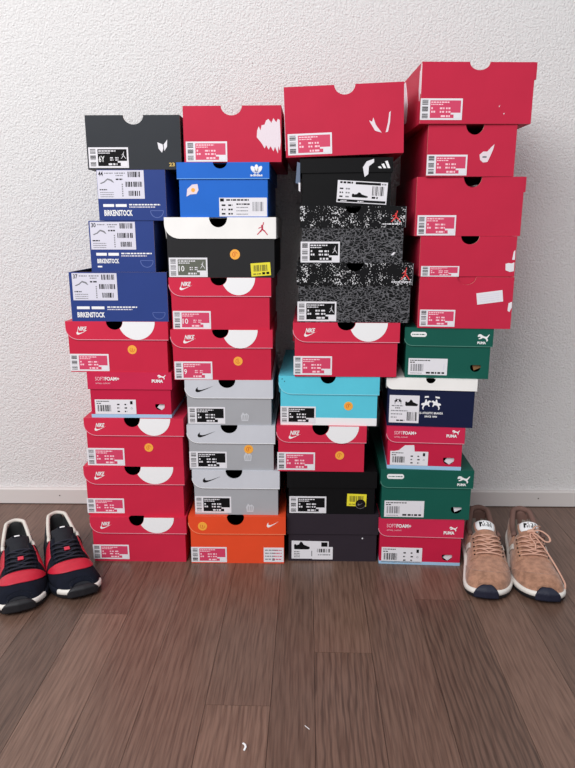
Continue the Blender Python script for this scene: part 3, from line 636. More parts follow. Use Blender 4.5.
decal(B, 'emblem', lambda m, a, b: [m.prism([(B.X(.86 + .045 * k), B.Z(.775)), (B.X(.86 + .045 * k) + .0048, B.Z(.775)), (B.X(.86 + .045 * k - .02 * 1) + .0048 - .001 * k, B.Z(.82 + .055 * k)), (B.X(.86 + .045 * k - .02) - .001 * k, B.Z(.805 + .055 * k))], 'y', a, b, WHITE) for k in range(3)], True)
def f(m, a, b):
    X = lambda u: B.X(.40 + u * .55); Z = lambda v: B.Z(.06 + v * .46)
    m.rect(X(0), Z(0), X(1), Z(1), a, b, PAPER); m.rect(X(.02), Z(.04), X(.98), Z(.15), a - .0001, a, INK); m.rect(X(.36), Z(.85), X(.86), Z(.96), a - .0001, a, INK)
    dashes(m, X(.05), Z(.87), X(.33), B.h * .04, a, INK, 3); dashes(m, X(.88), Z(.87), X(.97), B.h * .03, a, GINK, 3)
    for j in range(3): dashes(m, X(.05), Z(.24 + .18 * j), X(.12), B.h * .03, a, INK, j); dashes(m, X(.17), Z(.24 + .18 * j), X(.25), B.h * .03, a, GINK, j + 2)
    m.poly(SHOE, X(.3), Z(.26), X(.62), Z(.5), a - .0001, a, INK); bars(m, X(.7), Z(.38), X(.95), Z(.8), a, INK, True, 5, 10); dashes(m, X(.7), Z(.24), X(.82), B.h * .04, a, INK, 5)
    dashes(m, X(.08), Z(.06), X(.2), B.h * .02, a - .0001, PAPER, 4); dashes(m, X(.42), Z(.06), X(.54), B.h * .02, a - .0001, PAPER, 5)
decal(B, 'size_label', f, tilt=.055, c=(B.X(.65), B.Z(.3)))
torn(B, [[(.70, .60), (.68, .80), (.72, .92), (.80, .97), (.80, .90), (.745, .82), (.74, .66)]], PAPER, onlid=True)
mbt = MB(); mbt.prism([(-.096, .042), (-.0875, .040), (-.0875, .078), (-.093, .080)], 'y', -.004, -.0035, SLATE)
mbt.prism([(-.090, .028), (-.087, .026), (-.087, .042), (-.0905, .043)], 'y', -.006, -.0055, PAPER); mbt.build('tissue_paper', B.root)
B = shoebox('large red shoe box with two white torn marks, tilted on top of the third stack', None, .0669, -.3003, .8345, -.016, .2180, .1222, 'open', RED2, notch=(.51, .175, .14), top_row=True, roll=-.035)
B.root.location.z = .8392
swoosh_label(B, .02, .03, .395, .335, seed=48)
torn(B, [[(.71, .48), (.725, .43), (.76, .33), (.815, .30), (.78, .38), (.765, .42), (.745, .52), (.735, .46)], [(.848, .30), (.868, .31), (.885, .45), (.89, .60), (.878, .58), (.868, .44)]])
mbt = MB(); mbt.box(-B.hb - .0006, -B.hb, .0, .05, .012, .115, TORN); mbt.build('torn_edge', B.root)

# ---- fourth stack
berry_box('berry red shoe box on the floor beside the tan suede shoes', .2454, -.2984, 0, -.029, .1769, .1059, (.04, .03, .53, .37), (.84, .20, .011), strip=.065, rbl=.018, lidh=.38, depth=.283, logo=(.77, .70, .93, .87))
def green_box(label, x, y, z, yaw, w_, h, lab, hole, sd, torncol=PAPER):
    B = shoebox(label, 'dark green shoe boxes with a white pill mark', x, y, z, yaw, w_, h, 'lid', GREEN, GREEN, h * .36, None, rbl=.014, hole=(hole[0], hole[1], hole[2], True), edge=mat('green_edge_highlight', (84, 140, 126), .5))  # the pale edge line is a highlight painted on the lid flap
    def g(m, a, b):
        x0, x1, z0, z1 = B.X(.06), B.X(.245), B.Z(.82), B.Z(.915); r = .003
        m.prism([(x0 + r, z0), (x1 - r, z0), (x1, z0 + r), (x1, z1 - r), (x1 - r, z1), (x0 + r, z1), (x0, z1 - r), (x0, z0 + r)], 'y', a, b, WHITE)
        dashes(m, x0 + .003, (z0 + z1) / 2 - .001, x1 - .003, .002, a, GREEN, 3)
    decal(B, 'pill_mark', g, True)
    def e(m, a, b):
        x0, x1, z0, z1 = B.X(.83), B.X(.965), B.Z(.695), B.Z(.89)
        m.text('PUMA', x0, z0, x0 + (x1 - x0) * .72, z0 + (z1 - z0) * .27, a - .0001, WHITE, 0.05); m.poly(CAT, x0, z0 + (z1 - z0) * .28, x1, z1, a, b, WHITE)
    decal(B, 'emblem', e, True)
    def l(m, a, b):
        X = lambda u: B.X(lab[0] + u * (lab[2] - lab[0])); Z = lambda v: B.Z(lab[1] + v * (lab[3] - lab[1]))
        m.rect(X(0), Z(0), X(1), Z(1), a, b, PAPER); dashes(m, X(.04), Z(.85), X(.56), B.h * .018, a, INK, 4); dashes(m, X(.04), Z(.73), X(.16), B.h * .02, a, INK, 5)
        bars(m, X(.06), Z(.22), X(.4), Z(.66), a, GINK, True, 3, 12); dashes(m, X(.46), Z(.08), X(.94), B.h * .035, a, INK, 6); dashes(m, X(.06), Z(.08), X(.35), B.h * .014, a, GINK, 7)
        m.rect(X(.9), Z(.3), X(.92), Z(.7), a - .0001, a, LAV)
    decal(B, 'size_label', l)
    hx, hz, r = (hole[0] - .5) * 2 * B.hb, hole[1] * h, hole[2]
    mb = MB(); mb.prism([(hx - r * .2, hz - r * .8), (hx + r * 1.1, hz - r * .2), (hx + r * 1.15, hz + r * .5), (hx + r * .1, hz + r * .3), (hx - r * .6, hz + r * .5)], 'y', TH + .003, TH + .006, torncol); mb.build('tissue_paper', B.root)
    return B
green_box('dark green shoe box near the floor, behind the tan suede shoes', .2528, -.2970, .1059, -.006, .1900, .1119, (.045, .04, .485, .37), (.85, .22, .0115), 51)
berry_box('berry red shoe box with a white torn strip above its label, between two dark boxes', .2451, -.2951, .2178, -.053, .1560, .0926, (.05, .09, .55, .42), (.83, .25, .0115), strip=.085, rbl=.018, patch=[(.16, .44), (.24, .56), (.36, .57), (.37, .42), (.10, .42)])
B = shoebox('navy blue shoe box with a white lid and two white horses', None, .2522, -.2932, .3104, -.077, .1778, .1022, 'lid', NAVY, CREAM, .1022 * .235, (.49, .11, .10), rbl=.012)
def horse(m, a, b, x0, z0, x1, z1, mt, fl):
    m.poly([(0, .45), (.04, .55), (.2, .62), (.34, .62), (.42, .9), (.5, .98), (.56, .9), (.62, .72), (.8, .86), (.98, .82), (1, .7), (.84, .68), (.8, .5), (.9, .3), (.8, .26), (.68, .42), (.5, .42), (.36, .34), (.24, .1), (.3, 0), (.18, 0), (.12, .16), (.2, .36)], x0, z0, x1, z1, a, b, mt, fl)
def f(m, a, b):
    horse(m, a, b, B.X(.395), B.Z(.36), B.X(.505), B.Z(.58), WHITE, False); horse(m, a, b, B.X(.51), B.Z(.36), B.X(.62), B.Z(.58), WHITE, True)
    m.prism([(B.X(.43), B.Z(.60)), (B.X(.48), B.Z(.61)), (B.X(.475), B.Z(.64)), (B.X(.435), B.Z(.635))], 'y', a, b, WHITE); m.prism([(B.X(.555), B.Z(.60)), (B.X(.60), B.Z(.59)), (B.X(.60), B.Z(.625)), (B.X(.55), B.Z(.635))], 'y', a, b, WHITE)
decal(B, 'emblem', f)
def f(m, a, b):
    m.text('U.S. ATHLETIC BRANDS', B.X(.365), B.Z(.265), B.X(.645), B.Z(.31), a, WHITE, 0.03); m.text('SINCE 1890', B.X(.44), B.Z(.195), B.X(.58), B.Z(.235), a, WHITE, 0.03)
decal(B, 'lettering', f)
def f(m, a, b):
    X = lambda u: B.X(.035 + u * .34); Z = lambda v: B.Z(.07 + v * .57)
    m.rect(X(0), Z(0), X(1), Z(1), a, b, PAPER); horse(m, a - .0001, a, X(.16), Z(.68), X(.28), Z(.9), INK, False); horse(m, a - .0001, a, X(.29), Z(.68), X(.41), Z(.9), INK, True)
    m.poly(SHOE, X(.53), Z(.62), X(.95), Z(.86), a - .0001, a, INK, False); dashes(m, X(.08), Z(.6), X(.46), B.h * .022, a, GINK, 2); dashes(m, X(.2), Z(.52), X(.36), B.h * .02, a, INK, 3)
    for j in range(3): dashes(m, X(.06), Z(.42 - .12 * j), X(.62 - .18 * j), B.h * .02, a, GINK, j + 4)
    dashes(m, X(.25), Z(.06), X(.52), B.h * .028, a, INK, 5); bars(m, X(.6), Z(.08), X(.94), Z(.4), a, INK, True, 9, 9)
decal(B, 'size_label', f)
green_box('dark green shoe box between the red boxes and the white-lidded navy box', .2813, -.2909, .4126, -.067, .1699, .1027, (.05, .06, .505, .39), (.84, .24, .0105), 53, mat('tan_tissue', (130, 96, 60), .7))
RG = 'plain red shoe boxes with thumb notch on the right stack'
def plain_red(label, x, y, z, yaw, w_, h, notch, lab, ear=0.0, top=False, seed=1, inner=None):
    B = shoebox(label, RG, x, y, z, yaw, w_, h, 'open', RED2, notch=notch, ear=ear, top_row=top)
    swoosh_label(B, *lab, seed=seed)
    return B
B = plain_red('plain red shoe box with a tilted white paper sticker, standing on a green box', .3080, -.2974, .5153, -.063, .1793, .1008, (.50, .2, .15), (.02, .03, .40, .36), seed=61)
mb = MB(); mb.rect(-B.hb + .004, B.h * .5, B.hb - .004, B.h - .001, .0045, .006, RED2); mb.build('inner_flap', B.root)
def f(m, a, b):
    m.rect(B.X(.62), B.Z(.50), B.X(.895), B.Z(.72), a, b, PAPER)
    for k in range(4): dashes(m, B.X(.65), B.Z(.54 + .04 * k), B.X(.86), B.h * .014, a, LAV, k + 9)
decal(B, 'paper_sticker', f, tilt=-.14, c=(B.X(.76), B.Z(.6)))
torn(B, [[(.955, .36), (.96, .50), (.995, .53), (.998, .42), (.975, .33)]], PAPER)
B = plain_red('plain red shoe box with a very short label and white torn right edge', .3077, -.2942, .6161, -.011, .1829, .0767, (.515, .19, .20), (.02, .0, .42, .26), seed=62)
torn(B, [[(.905, .16), (.90, .32), (.93, .34), (.965, .33), (.99, .36), (.992, .14), (.95, .12)], [(.965, .42), (.975, .62), (.99, .66), (.993, .42)]], PAPER)
B = plain_red('plain red shoe box with right side flap, midway up the right stack', .3046, -.2928, .6928, .002, .2000, .1085, (.52, .17, .175), (.02, .01, .385, .355), ear=.028, seed=63)
B = plain_red('plain red shoe box with a white teardrop tear, second from top of right stack', .3016, -.2954, .8013, .03, .1633, .0917, (.525, .205, .195), (.0, .02, .46, .42), seed=64)
torn(B, [[(.595, .42), (.605, .32), (.64, .27), (.69, .28), (.71, .36), (.745, .52), (.757, .62), (.72, .56), (.68, .48), (.635, .48)]], extra=lambda m, a: dashes(m, B.X(.63), B.Z(.36), B.X(.68), .003, a, GINK, 2))
B = plain_red('large plain red shoe box with a ragged left side, very top of the right stack', .3044, -.2998, .8930, .049, .2040, .1042, (.51, .18, .13), (-.0, .06, .375, .41), ear=.029, top=True, seed=65)
torn(B, [[(.70, .29), (.712, .30), (.705, .27)], [(.745, .17), (.758, .18), (.752, .15)]])
mb = MB()
mb.prism([(.001, .05), (.001, .10), (.006, .103), (.010, .085), (.014, .092), (.018, .06), (.012, .04), (.006, .055)], 'x', -B.hb - .0008, -B.hb, TORN); mb.prism([(.13, .02), (.12, .05), (.135, .08), (.15, .1), (.2, .1), (.22, .07), (.19, .05), (.17, .02)], 'x', -B.hb - .0008, -B.hb, TORN); mb.build('torn_edge', B.root)

# ------------------------------------------------------------------ shoes
def interp(tab, t):
    n = len(tab)
    if t <= tab[0][0]: return tab[0][1]
    if t >= tab[-1][0]: return tab[-1][1]
    for i in range(n - 1):
        if tab[i][0] <= t <= tab[i + 1][0]:
            x0, y0 = tab[i]; x1, y1 = tab[i + 1]
            m0 = (y1 - (tab[i - 1][1] if i else y0)) / (x1 - (tab[i - 1][0] if i else x0)); m1 = ((tab[i + 2][1] if i + 2 < n else y1) - y0) / ((tab[i + 2][0] if i + 2 < n else x1) - x0)
            d = x1 - x0; s = (t - x0) / d
            return (2 * s ** 3 - 3 * s * s + 1) * y0 + (s ** 3 - 2 * s * s + s) * d * m0 + (-2 * s ** 3 + 3 * s * s) * y1 + (s ** 3 - s * s) * d * m1
HW = [(0, .0), (.008, .014), (.03, .0205), (.08, .0275), (.2, .0345), (.35, .037), (.5, .0395), (.62, .0435), (.73, .0455), (.83, .0445), (.90, .0405), (.94, .0355), (.97, .0275), (.99, .0175), (1, 0)]
TOPZ = [(0, .070), (.02, .077), (.06, .079), (.12, .078), (.2, .074), (.3, .070), (.38, .074), (.44, .078), (.52, .074), (.62, .064), (.72, .0555), (.82, .0495), (.9, .044), (.96, .037), (1, .026)]
RIMZ = [(0, .072), (.04, .078), (.1, .072), (.2, .059), (.28, .057), (.36, .062), (.42, .070), (.47, .074)]
SOLZ = [(0, .032), (.2, .028), (.5, .022), (.75, .0195), (.9, .0205), (1, .023)]
RU = .60
class Last:
    def __init__(s, L, side, wide=1.0): s.L = L; s.side = side; s.wide = wide
    def cx(s, t): return s.side * interp([(0, 0), (.3, .001), (.55, -.003), (.75, -.001), (1, .010)], t)
    def hw(s, t): return max(0.0004, interp(HW, t)) * s.wide
    def upper(s, t, u, off=0.0):
        """closed outer skin, u in -1..1 across"""
        zs = interp(SOLZ, t) - .004; zt = interp(TOPZ, t); h = s.hw(t) - .0025
        h = max(h, .0003)
        if t < .04 or t > .965: pass
        a = u * PI / 2; n = 2.35 + 3 * max(0, 1 - t / .09)
        cu = abs(math.cos(a)) ** (2 / n); su = math.copysign(abs(math.sin(a)) ** (2 / n), a)
        # narrow the ankle
        zf = cu
        ank = max(0, 1 - t / .5)
        nar = 1 - .16 * ank * zf
        # toe box pulls in lengthwise as it rises
        pull = .0
        if t > .8: pull = -(t - .8) / .2 * .010 * zf
        if t < .08: pull = (.08 - t) / .08 * .004 * zf
        p = Vector((s.cx(t) + h * su * nar, t * s.L + pull, zs + (zt - zs) * cu))
        return p
    def skin(s, t, u, off=0.0):
        p = s.upper(t, u)
        if off:
            e = .004
            a = s.upper(min(1, t + e), u) - s.upper(max(0, t - e), u); b = s.upper(t, min(1, u + .01)) - s.upper(t, max(-1, u - .01))
            n = b.cross(a) * -1
            if n.length > 1e-9:
                n.normalize()
                c = Vector((s.cx(t), t * s.L, .03))
                if n.dot(p - c) < 0 : n = -n
                p = p + n * off
        return p
TO = .45   # the foot opening ends here
def ur(t): return .60
def make_shoe(label, group, L, side, loc, heading, sch, laced=True, bow=False):
    """toe points along local +y; loc is the world position of the toe tip on the floor, heading the direction heel->toe"""
    ang = math.atan2(heading[1], heading[0]) - PI / 2
    d = Vector((math.cos(ang + PI / 2), math.sin(ang + PI / 2), 0))
    root = empty('sneaker', Vector((loc[0], loc[1], 0)) - d * L, ang); tag(root, label, 'shoe', group)
    S = Last(L, side, sch.get('wide', 1.0))
    # --- upper with an open, lined collar
    mb = MB(); P = []; NT, NU = 90, 56
    ts = [(.5 - .5 * math.cos(PI * i / NT)) for i in range(NT + 1)]
    openf = lambda t: max(0, min(1, (t - .026) / .018)) * max(0, min(1, (TO - t) / .05))
    def sect(t, u):
        k = openf(t); p = S.skin(t, u)
        if k <= 0: return p
        U = .62
        rz = interp(RIMZ, t)
        if abs(u) >= U - .001:
            q = S.upper(t, math.copysign(min(1, 1 - (1 - abs(u)) / (1 - U) * (1 - .30)), u)) 
            zb = interp(SOLZ, t) - .004; f = (1 - abs(u)) / (1 - U)
            tgt = S.upper(t, math.copysign(RU, u)); tgt.z = rz
            base = S.upper(t, math.copysign(1, u))
            q = base.lerp(tgt, f); q.x += math.copysign(.005 * math.sin(PI * f), u)
        else:
            r = abs(u) / U; tgt = S.upper(t, math.copysign(RU, u if u else 1)); tgt.z = rz
            cxx = S.cx(t); dx = tgt.x - cxx
            drop = 1 - r ** 9
            zin = .040
            q = Vector((cxx + dx * (1 - (1 - r) ** 1.6) * (1 - .16 * (1 if r < .985 else 0) ), tgt.y, rz - (rz - zin) * drop))
        return p.lerp(q, k)
    us = []
    for j in range(NU + 1): us.append(-1 + 2 * j / NU)
    us = sorted(set([round(x, 5) for x in us] + [-.62, .62, -.61, .61, -.6, .6, -.58, .58]))
    for t in ts: P.append([sect(t, u) for u in us])
    def mf(i, j):
        t, u = (ts[i] + ts[i + 1]) / 2, (us[j] + us[j + 1]) / 2
        if t < TO - .01 and abs(u) < .605: return sch['insole'] if P[i][j].z < .066 - .010 * (t < .05) else sch['lining']
        return sch['upper']
    mb.grid(P, sch['upper'], matfn=mf)
    up = mb.build('upper', root, fix=True, weld=True)
    # --- sole: outsole and midsole with flared outline
    def outline(off, t): return S.hw(t) + off
    def loop(off, z, spring=1.0, n=64):
        R = []
        for i in range(n):
            a = 2 * PI * i / n
            t = .5 - .5 * math.cos(a); sg = 1 if a < PI else -1
            yy = t * L; e = off
            x = S.cx(t) + sg * (S.hw(t) + off * (1 if .02 < t < .98 else .6))
            yy += off * (-(1 - t / .06) if t < .06 else ((t - .94) / .06 if t > .94 else 0))
            zz = z + spring * (max(0, (t - .80) / .2) ** 2 * .005 + max(0, (.06 - t) / .06) ** 2 * .003)
            R.append(Vector((x, yy, zz)))
        return R
    def topsole(off, dz):
        R = loop(off, 0, 0)
        for i, p in enumerate(R):
            a = 2 * PI * i / 64; t = .5 - .5 * math.cos(a); p.z = interp(SOLZ, t) + dz
        return R
    mb = MB(); rows = [loop(-.006, .0), loop(-.001, .0005), loop(.0018, .004), loop(.0018, .0085)]
    mb.grid(rows, sch['outsole'], closed_v=True); o = len(mb.v); mb.v += [tuple(p) for p in rows[0]]; mb.f.append([o + k for k in range(64)]); mb.mi.append(mb.m(sch['outsole'])); mb.sm.append(False)
    mb.build('outsole', root, fix=True, weld=True)
    mb = MB(); rows = [loop(.0005, .0083), loop(.0028, .0095)] + [topsole(.003, -.005), topsole(.0018, -.0005), topsole(-.002, .0), topsole(-.008, -.001)]
    mb.grid(rows, sch['midsole'], closed_v=True, matfn=(None if not sch.get('dark_sides') else (lambda i, j: sch['midsole'] if 1.02 * PI > 2 * PI * (j % 64) / 64 > .80 * PI or 1.20 * PI > 2 * PI * j / 64 > .98 * PI else sch['dark_sides']))); mb.build('midsole', root, fix=True, weld=True)
    # --- generic patch on the skin, with thickness
    def patch(name, fn, m_, off=.0012, na=24, nb=16, th=.0016, label=None):
        mb = MB(); A = [[S.skin(*fn(a / na, b / nb), off) for b in range(nb + 1)] for a in range(na + 1)]
        Bk = [[S.skin(*fn(a / na, b / nb), off - th) for b in range(nb + 1)] for a in range(na + 1)]
        mb.grid(A, m_); mb.grid([r[::-1] for r in Bk], m_)
        for ra, rb in ((A[0], Bk[0]), (A[-1], Bk[-1]), ([r[0] for r in A], [r[0] for r in Bk]), ([r[-1] for r in A], [r[-1] for r in Bk])): mb.grid([ra, rb], m_)
        o = mb.build(name, root, fix=True, weld=True)
        if label: o['label'] = label
        return o
    for p in sch['patches']: patch(*p[:3], **(p[3] if len(p) > 3 else {}))
    # --- toe bumper: rubber that wraps up from the outsole over the toe tip
    mb = MB(); A = []; n1, n2 = 24, 8; sp = sch['bump_span']; bh = sch['bump_h']
    def tinv(x):
        lo, hi = .86, 1.0
        for _ in range(30):
            m = (lo + hi) / 2
            if S.hw(m) > x: lo = m
            else: hi = m
        return (lo + hi) / 2
    def rim(a, z):
        x = abs(a) * sp; t = tinv(x); R0 = Vector((S.cx(t) + a * sp * 1.03, t * L, 0)); c = Vector((S.cx(.8), .8 * L, 0))
        p = R0 + (R0 - c).normalized() * .0042; p.z = z
        return p
    for i in range(n1 + 1):
        a = -1 + 2 * i / n1; prof = (1 - abs(a) ** 4) ** .8; row = []
        t = tinv(abs(a) * sp)
        spr = max(0, (t - .80) / .2) ** 2 * .005
        zt = interp(SOLZ, t) - .004 + bh * prof
        for k in range(n2 + 1):
            f = k / n2; z = spr + .003 + (zt - spr - .003) * f
            p = rim(a, z); c = Vector((S.cx(.85), L * .86, z))
            over = max(0, z - interp(SOLZ, t)) 
            p = p + (c - p).normalized() * (over * .9 + (.0022 if k == n2 else 0) + (1 - math.cos(f * PI / 2)) * .0)
            row.append(p)
        A.append(row)
    mb.grid(A, sch['bumper'])
    In = [[p + (Vector((S.cx(.8), L * .8, p.z)) - p).normalized() * .003 for p in r] for r in A]
    mb.grid([r[::-1] for r in In], sch['bumper'])
    mb.grid([[r[-1] for r in A], [r[-1] for r in In]], sch['bumper']); mb.grid([[r[0] for r in A], [r[0] for r in In]], sch['bumper'])
    for q in (0, -1): mb.grid([A[q], In[q]], sch['bumper'])
    mb.build('toe_bumper', root, fix=True, weld=True)
    # --- collar piping
    mb = MB(); pts = []
    rt = [.036 + (.418 - .036) * i / 24 for i in range(25)]
    def rp(t, sg): 
        q = S.upper(t, sg * RU); q.z = interp(RIMZ, t) + .0005; q.x -= sg * .0005; q.z -= .009 * max(0, (t - .36) / .058) ** 2; return q
    R = [rp(t, -1) for t in rt[::-1]]; Lr = [rp(t, 1) for t in rt]
    b0, b1 = R[-1], Lr[0]
    mid = [b0.lerp(b1, k / 6) + Vector((0, -.007 * math.sin(PI * k / 6), .0015 * math.sin(PI * k / 6))) for k in range(1, 6)]
    mb.tube(R + mid + Lr, sch['rim_r'], sch['rim'], 10); mb.build('collar', root)
    # --- tongue: padded slab that rises out of the throat
    mb = MB(); A = []
    path = [(.62, .0645, .0165), (.57, .073, .018), (.52, .079, .0195), (.47, .084, .021), (.43, .0885, .0225), (.40, .0925, .0225), (.388, .094, .020)]
    dz = sch.get('tongue_dz', 0)
    rows_t = []
    for i in range(25):
        f = i / 24 * 6; k = min(5, int(f)); g = f - k
        a, b = path[k], path[k + 1]; t, z, wd = [a[q] + (b[q] - a[q]) * g for q in range(3)]
        rows_t.append((t, z + dz * (i / 24), wd))
    for layer in (0, 1):
        G = []
        for (t, z, wd) in rows_t:
            r = []
            for j in range(13):
                s_ = -1 + 2 * j / 12
                r.append(Vector((S.cx(t) + s_ * wd, t * L - (abs(s_) ** 2) * .006 - (0.004 if layer else 0), z - (abs(s_) ** 2.2) * .010 + (.0 if not layer else -.004 * (1 - abs(s_) ** 4)))))
            G.append(r)
        A.append(G)
    mb.grid(A[0], sch['tongue']); mb.grid([r[::-1] for r in A[1]], sch['tongue'])
    mb.grid([A[0][-1], A[1][-1]], sch['tongue']); mb.grid([A[0][0], A[1][0]], sch['tongue'])
    mb.grid([[r[0] for r in A[0]], [r[0] for r in A[1]]], sch['tongue']); mb.grid([[r[-1] for r in A[0]], [r[-1] for r in A[1]]], sch['tongue'])
    tg = mb.build('tongue', root, fix=True, weld=True)
    # tongue label: rounded pad following the tongue top
    def tpt(f, s_, off):
        g = f * 24; k = min(23, int(g)); g -= k; a, b = rows_t[k], rows_t[k + 1]; t, z, wd = [a[q] + (b[q] - a[q]) * g for q in range(3)]
        return Vector((S.cx(t) + s_ * wd, t * L - (abs(s_) ** 2) * .006 + off * .75, z - (abs(s_) ** 2.2) * .010 + off * .66))
    def tpatch(name, f0, f1, w0, m_, off, th=.0012, par=None, wx=0.0):
        mb = MB(); G = [[tpt(f0 + (f1 - f0) * i / 10, wx + w0 * (-1 + 2 * j / 10) * (1 - .25 * max(0, abs(i / 5 - 1) - .6)), off) for j in range(11)] for i in range(11)]
        G2 = [[p - Vector((0, .75, .66)) * th for p in r] for r in G]
        mb.grid(G, m_); mb.grid([r[::-1] for r in G2], m_)
        for ra, rb in ((G[0], G2[0]), (G[-1], G2[-1]), ([r[0] for r in G], [r[0] for r in G2]), ([r[-1] for r in G], [r[-1] for r in G2])): mb.grid([ra, rb], m_)
        return mb.build(name, par or tg, fix=True, weld=True)
    if sch['tag'] == 'big':
        tl = tpatch('tongue_label', .50, .995, .88, sch['tagmat'], .0022, .0018)
        mbx = MB()
        for (s0, s1, f0, f1) in ((-.56, -.50, .62, .82), (-.44, -.38, .62, .74), (-.30, -.22, .62, .82), (-.16, -.10, .62, .71), (.04, .10, .62, .76), (.20, .28, .62, .71), (.40, .54, .62, .82), (-.56, .54, .60, .635), (-.56, -.1, .81, .84), (.1, .54, .80, .87), (.28, .54, .73, .82)):
            q = [tpt(f0, s0, .0026), tpt(f0, s1, .0026), tpt(f1, s1, .0026), tpt(f1, s0, .0026)]; o = len(mbx.v); mbx.v += [tuple(p) for p in q]; mbx.f.append([o, o + 1, o + 2, o + 3]); mbx.mi.append(mbx.m(sch['taglogo'])); mbx.sm.append(False)
            q2 = [p - Vector((0, .75, .66)) * .001 for p in q]; o2 = len(mbx.v); mbx.v += [tuple(p) for p in q2]
            for k in range(4): mbx.f.append([o + k, o + (k + 1) % 4, o2 + (k + 1) % 4, o2 + k]); mbx.mi.append(0); mbx.sm.append(False)
        mbx.build('emblem', tg, fix=True)
    else:
        tpatch('tongue_label', .80, .97, .42, sch['tagmat'], .0016, .0012)
        tpatch('emblem', .80, .94, .24, sch['taglogo'], .0021, .001)
        patch('lace_badge', lambda a, b: (.63 + .03 * a, -.05 + .10 * b), sch['badge'], off=.0095, na=4, nb=6, th=.003)
    # --- laces
    lm = sch['lace']; rowsL = [(.505, .38), (.55, .37), (.595, .36), (.64, .35), (.68, .335)]
    def lp(t, u, off): return S.skin(t, u, off)
    rowsL = [(t + sch.get('row_dt', 0), u) for t, u in rowsL]
    for k, (t, u) in enumerate(rowsL):
        mb = MB(); pts = []
        for j in range(13):
            s_ = -1 + 2 * j / 12
            p = lp(t + .012 * (1 - s_ * s_) , u * s_, .0030 + .0022 * (1 - s_ * s_))
            pts.append(p)
        mb.tube(pts, sch['lace_r'], lm, 8, flat=.55)
        mb.build('lace', root)
        if k < 4:
            for sg in (-1, 1):
                mb = MB(); t2, u2 = rowsL[k + 1]
                pts = [lp(t + (t2 - t) * (j / 8), sg * (u + (-u2 * .1 - u) * (j / 8)), .003 + .0035 * math.sin(PI * j / 8)) for j in range(9)]
                mb.tube(pts, sch['lace_r'] * .85, lm, 8, flat=.55); mb.build('lace', root)
    # eyelets
    for t, u in rowsL:
        for sg in (-1, 1):
            mb = MB()
            c = lp(t, sg * (u + .06), .0018)
            mb.tube([c, c + (lp(t, sg * (u + .06), .003) - c)], .0016, sch['eye'], 8); mb.build('eyelet', root)
    if bow:
        c = lp(.50, 0, .012); sd = side
        # loose bow: loops stand out to one side, one long end hangs over the outer side down to the toe
        out = -1 * bow
        mb = MB(); mb.tube([c + Vector((out * -.006, 0, 0)), c + Vector((0, .003, .004)), c + Vector((out * .006, .002, .001))], .0036, lm, 10); mb.build('lace_knot', root)
        def crv(ctrl, n=30):
            ctrl = [Vector(p) for p in ctrl]; N = len(ctrl) - 1; R = []
            for i in range(n + 1):
                f = i / n * N; k = min(N - 1, int(f)); g = f - k
                p0, p1, p2, p3 = ctrl[max(0, k - 1)], ctrl[k], ctrl[k + 1], ctrl[min(N, k + 2)]
                R.append(.5 * ((2 * p1) + (-p0 + p2) * g + (2 * p0 - 5 * p1 + 4 * p2 - p3) * g * g + (-p0 + 3 * p1 - 3 * p2 + p3) * g ** 3))
            return R
        V = Vector
        mb = MB(); mb.tube(crv([c, c + V((out * .016, .004, .006)), c + V((out * .031, .012, .0)), c + V((out * .034, .022, -.007)), c + V((out * .024, .024, -.008)), c + V((out * .010, .010, -.001)), c]), .0022, lm, 8, flat=.6); mb.build('lace_loop', root)
        mb = MB(); mb.tube(crv([c, c + V((out * .010, -.010, .008)), c + V((out * .022, -.022, .003)), c + V((out * .020, -.026, -.004)), c + V((out * .008, -.012, .0)), c]), .0020, lm, 8, flat=.6); mb.build('lace_loop', root)
        e = [c, lp(.55, out * .12, .009), lp(.61, out * .30, .006), lp(.68, out * .46, .005), lp(.76, out * .62, .0045), lp(.84, out * .76, .0045), lp(.88, out * .84, .005)]
        e2 = S.skin(.90, out * .9, .004); e2.z = .018; e.append(e2)
        mb = MB(); mb.tube(crv(e, 44), .0020, lm, 8, flat=.6); mb.build('lace_end', root)
        mb = MB(); mb.tube(crv([c, lp(.54, -out * .02, .009), lp(.60, out * .05, .008), lp(.65, out * .03, .006)]), .0019, lm, 8, flat=.6); mb.build('lace_end', root)
    return root

SUEDE = mat('tan_suede', (170, 126, 104), 0.95, bump=0.6, scale=420, var=0.20, spec=0.15, sheen=0.3)
SUEDE2 = mat('tan_suede_toe', (164, 122, 100), 0.95, bump=0.6, scale=360, var=0.24, spec=0.15, sheen=0.3)
MAUVE = mat('mauve_collar_fabric', (118, 88, 80), 0.9, bump=0.3, scale=500); SOCK = mat('grey_insole', (150, 140, 132), 0.85, bump=0.3, scale=300)
TLACE = mat('pink_beige_lace', (206, 160, 140), 0.8, bump=0.3, scale=800); OFFW = mat('white_midsole', (225, 220, 214), 0.55); NRUB = mat('navy_rubber', (20, 24, 46), 0.6, bump=1.0, scale=420)
BRUB = mat('black_rubber', (22, 22, 28), 0.6); NSU = mat('navy_suede', (15, 19, 32), 0.9, bump=0.4, scale=300, var=.15, spec=.2); NMESH = mat('navy_mesh', (12, 15, 26), 0.8, bump=0.9, scale=700)
RLEA = mat('red_leather', (190, 28, 52), 0.42, bump=0.15, scale=400, var=.05); DLIN = mat('dark_lining', (34, 36, 38), 0.9); NLACE = mat('navy_lace', (14, 18, 36), 0.8); WPIPE = mat('white_collar_piping', (214, 208, 200), 0.6)
REDP = mat('red_piping', (150, 20, 44), .6)

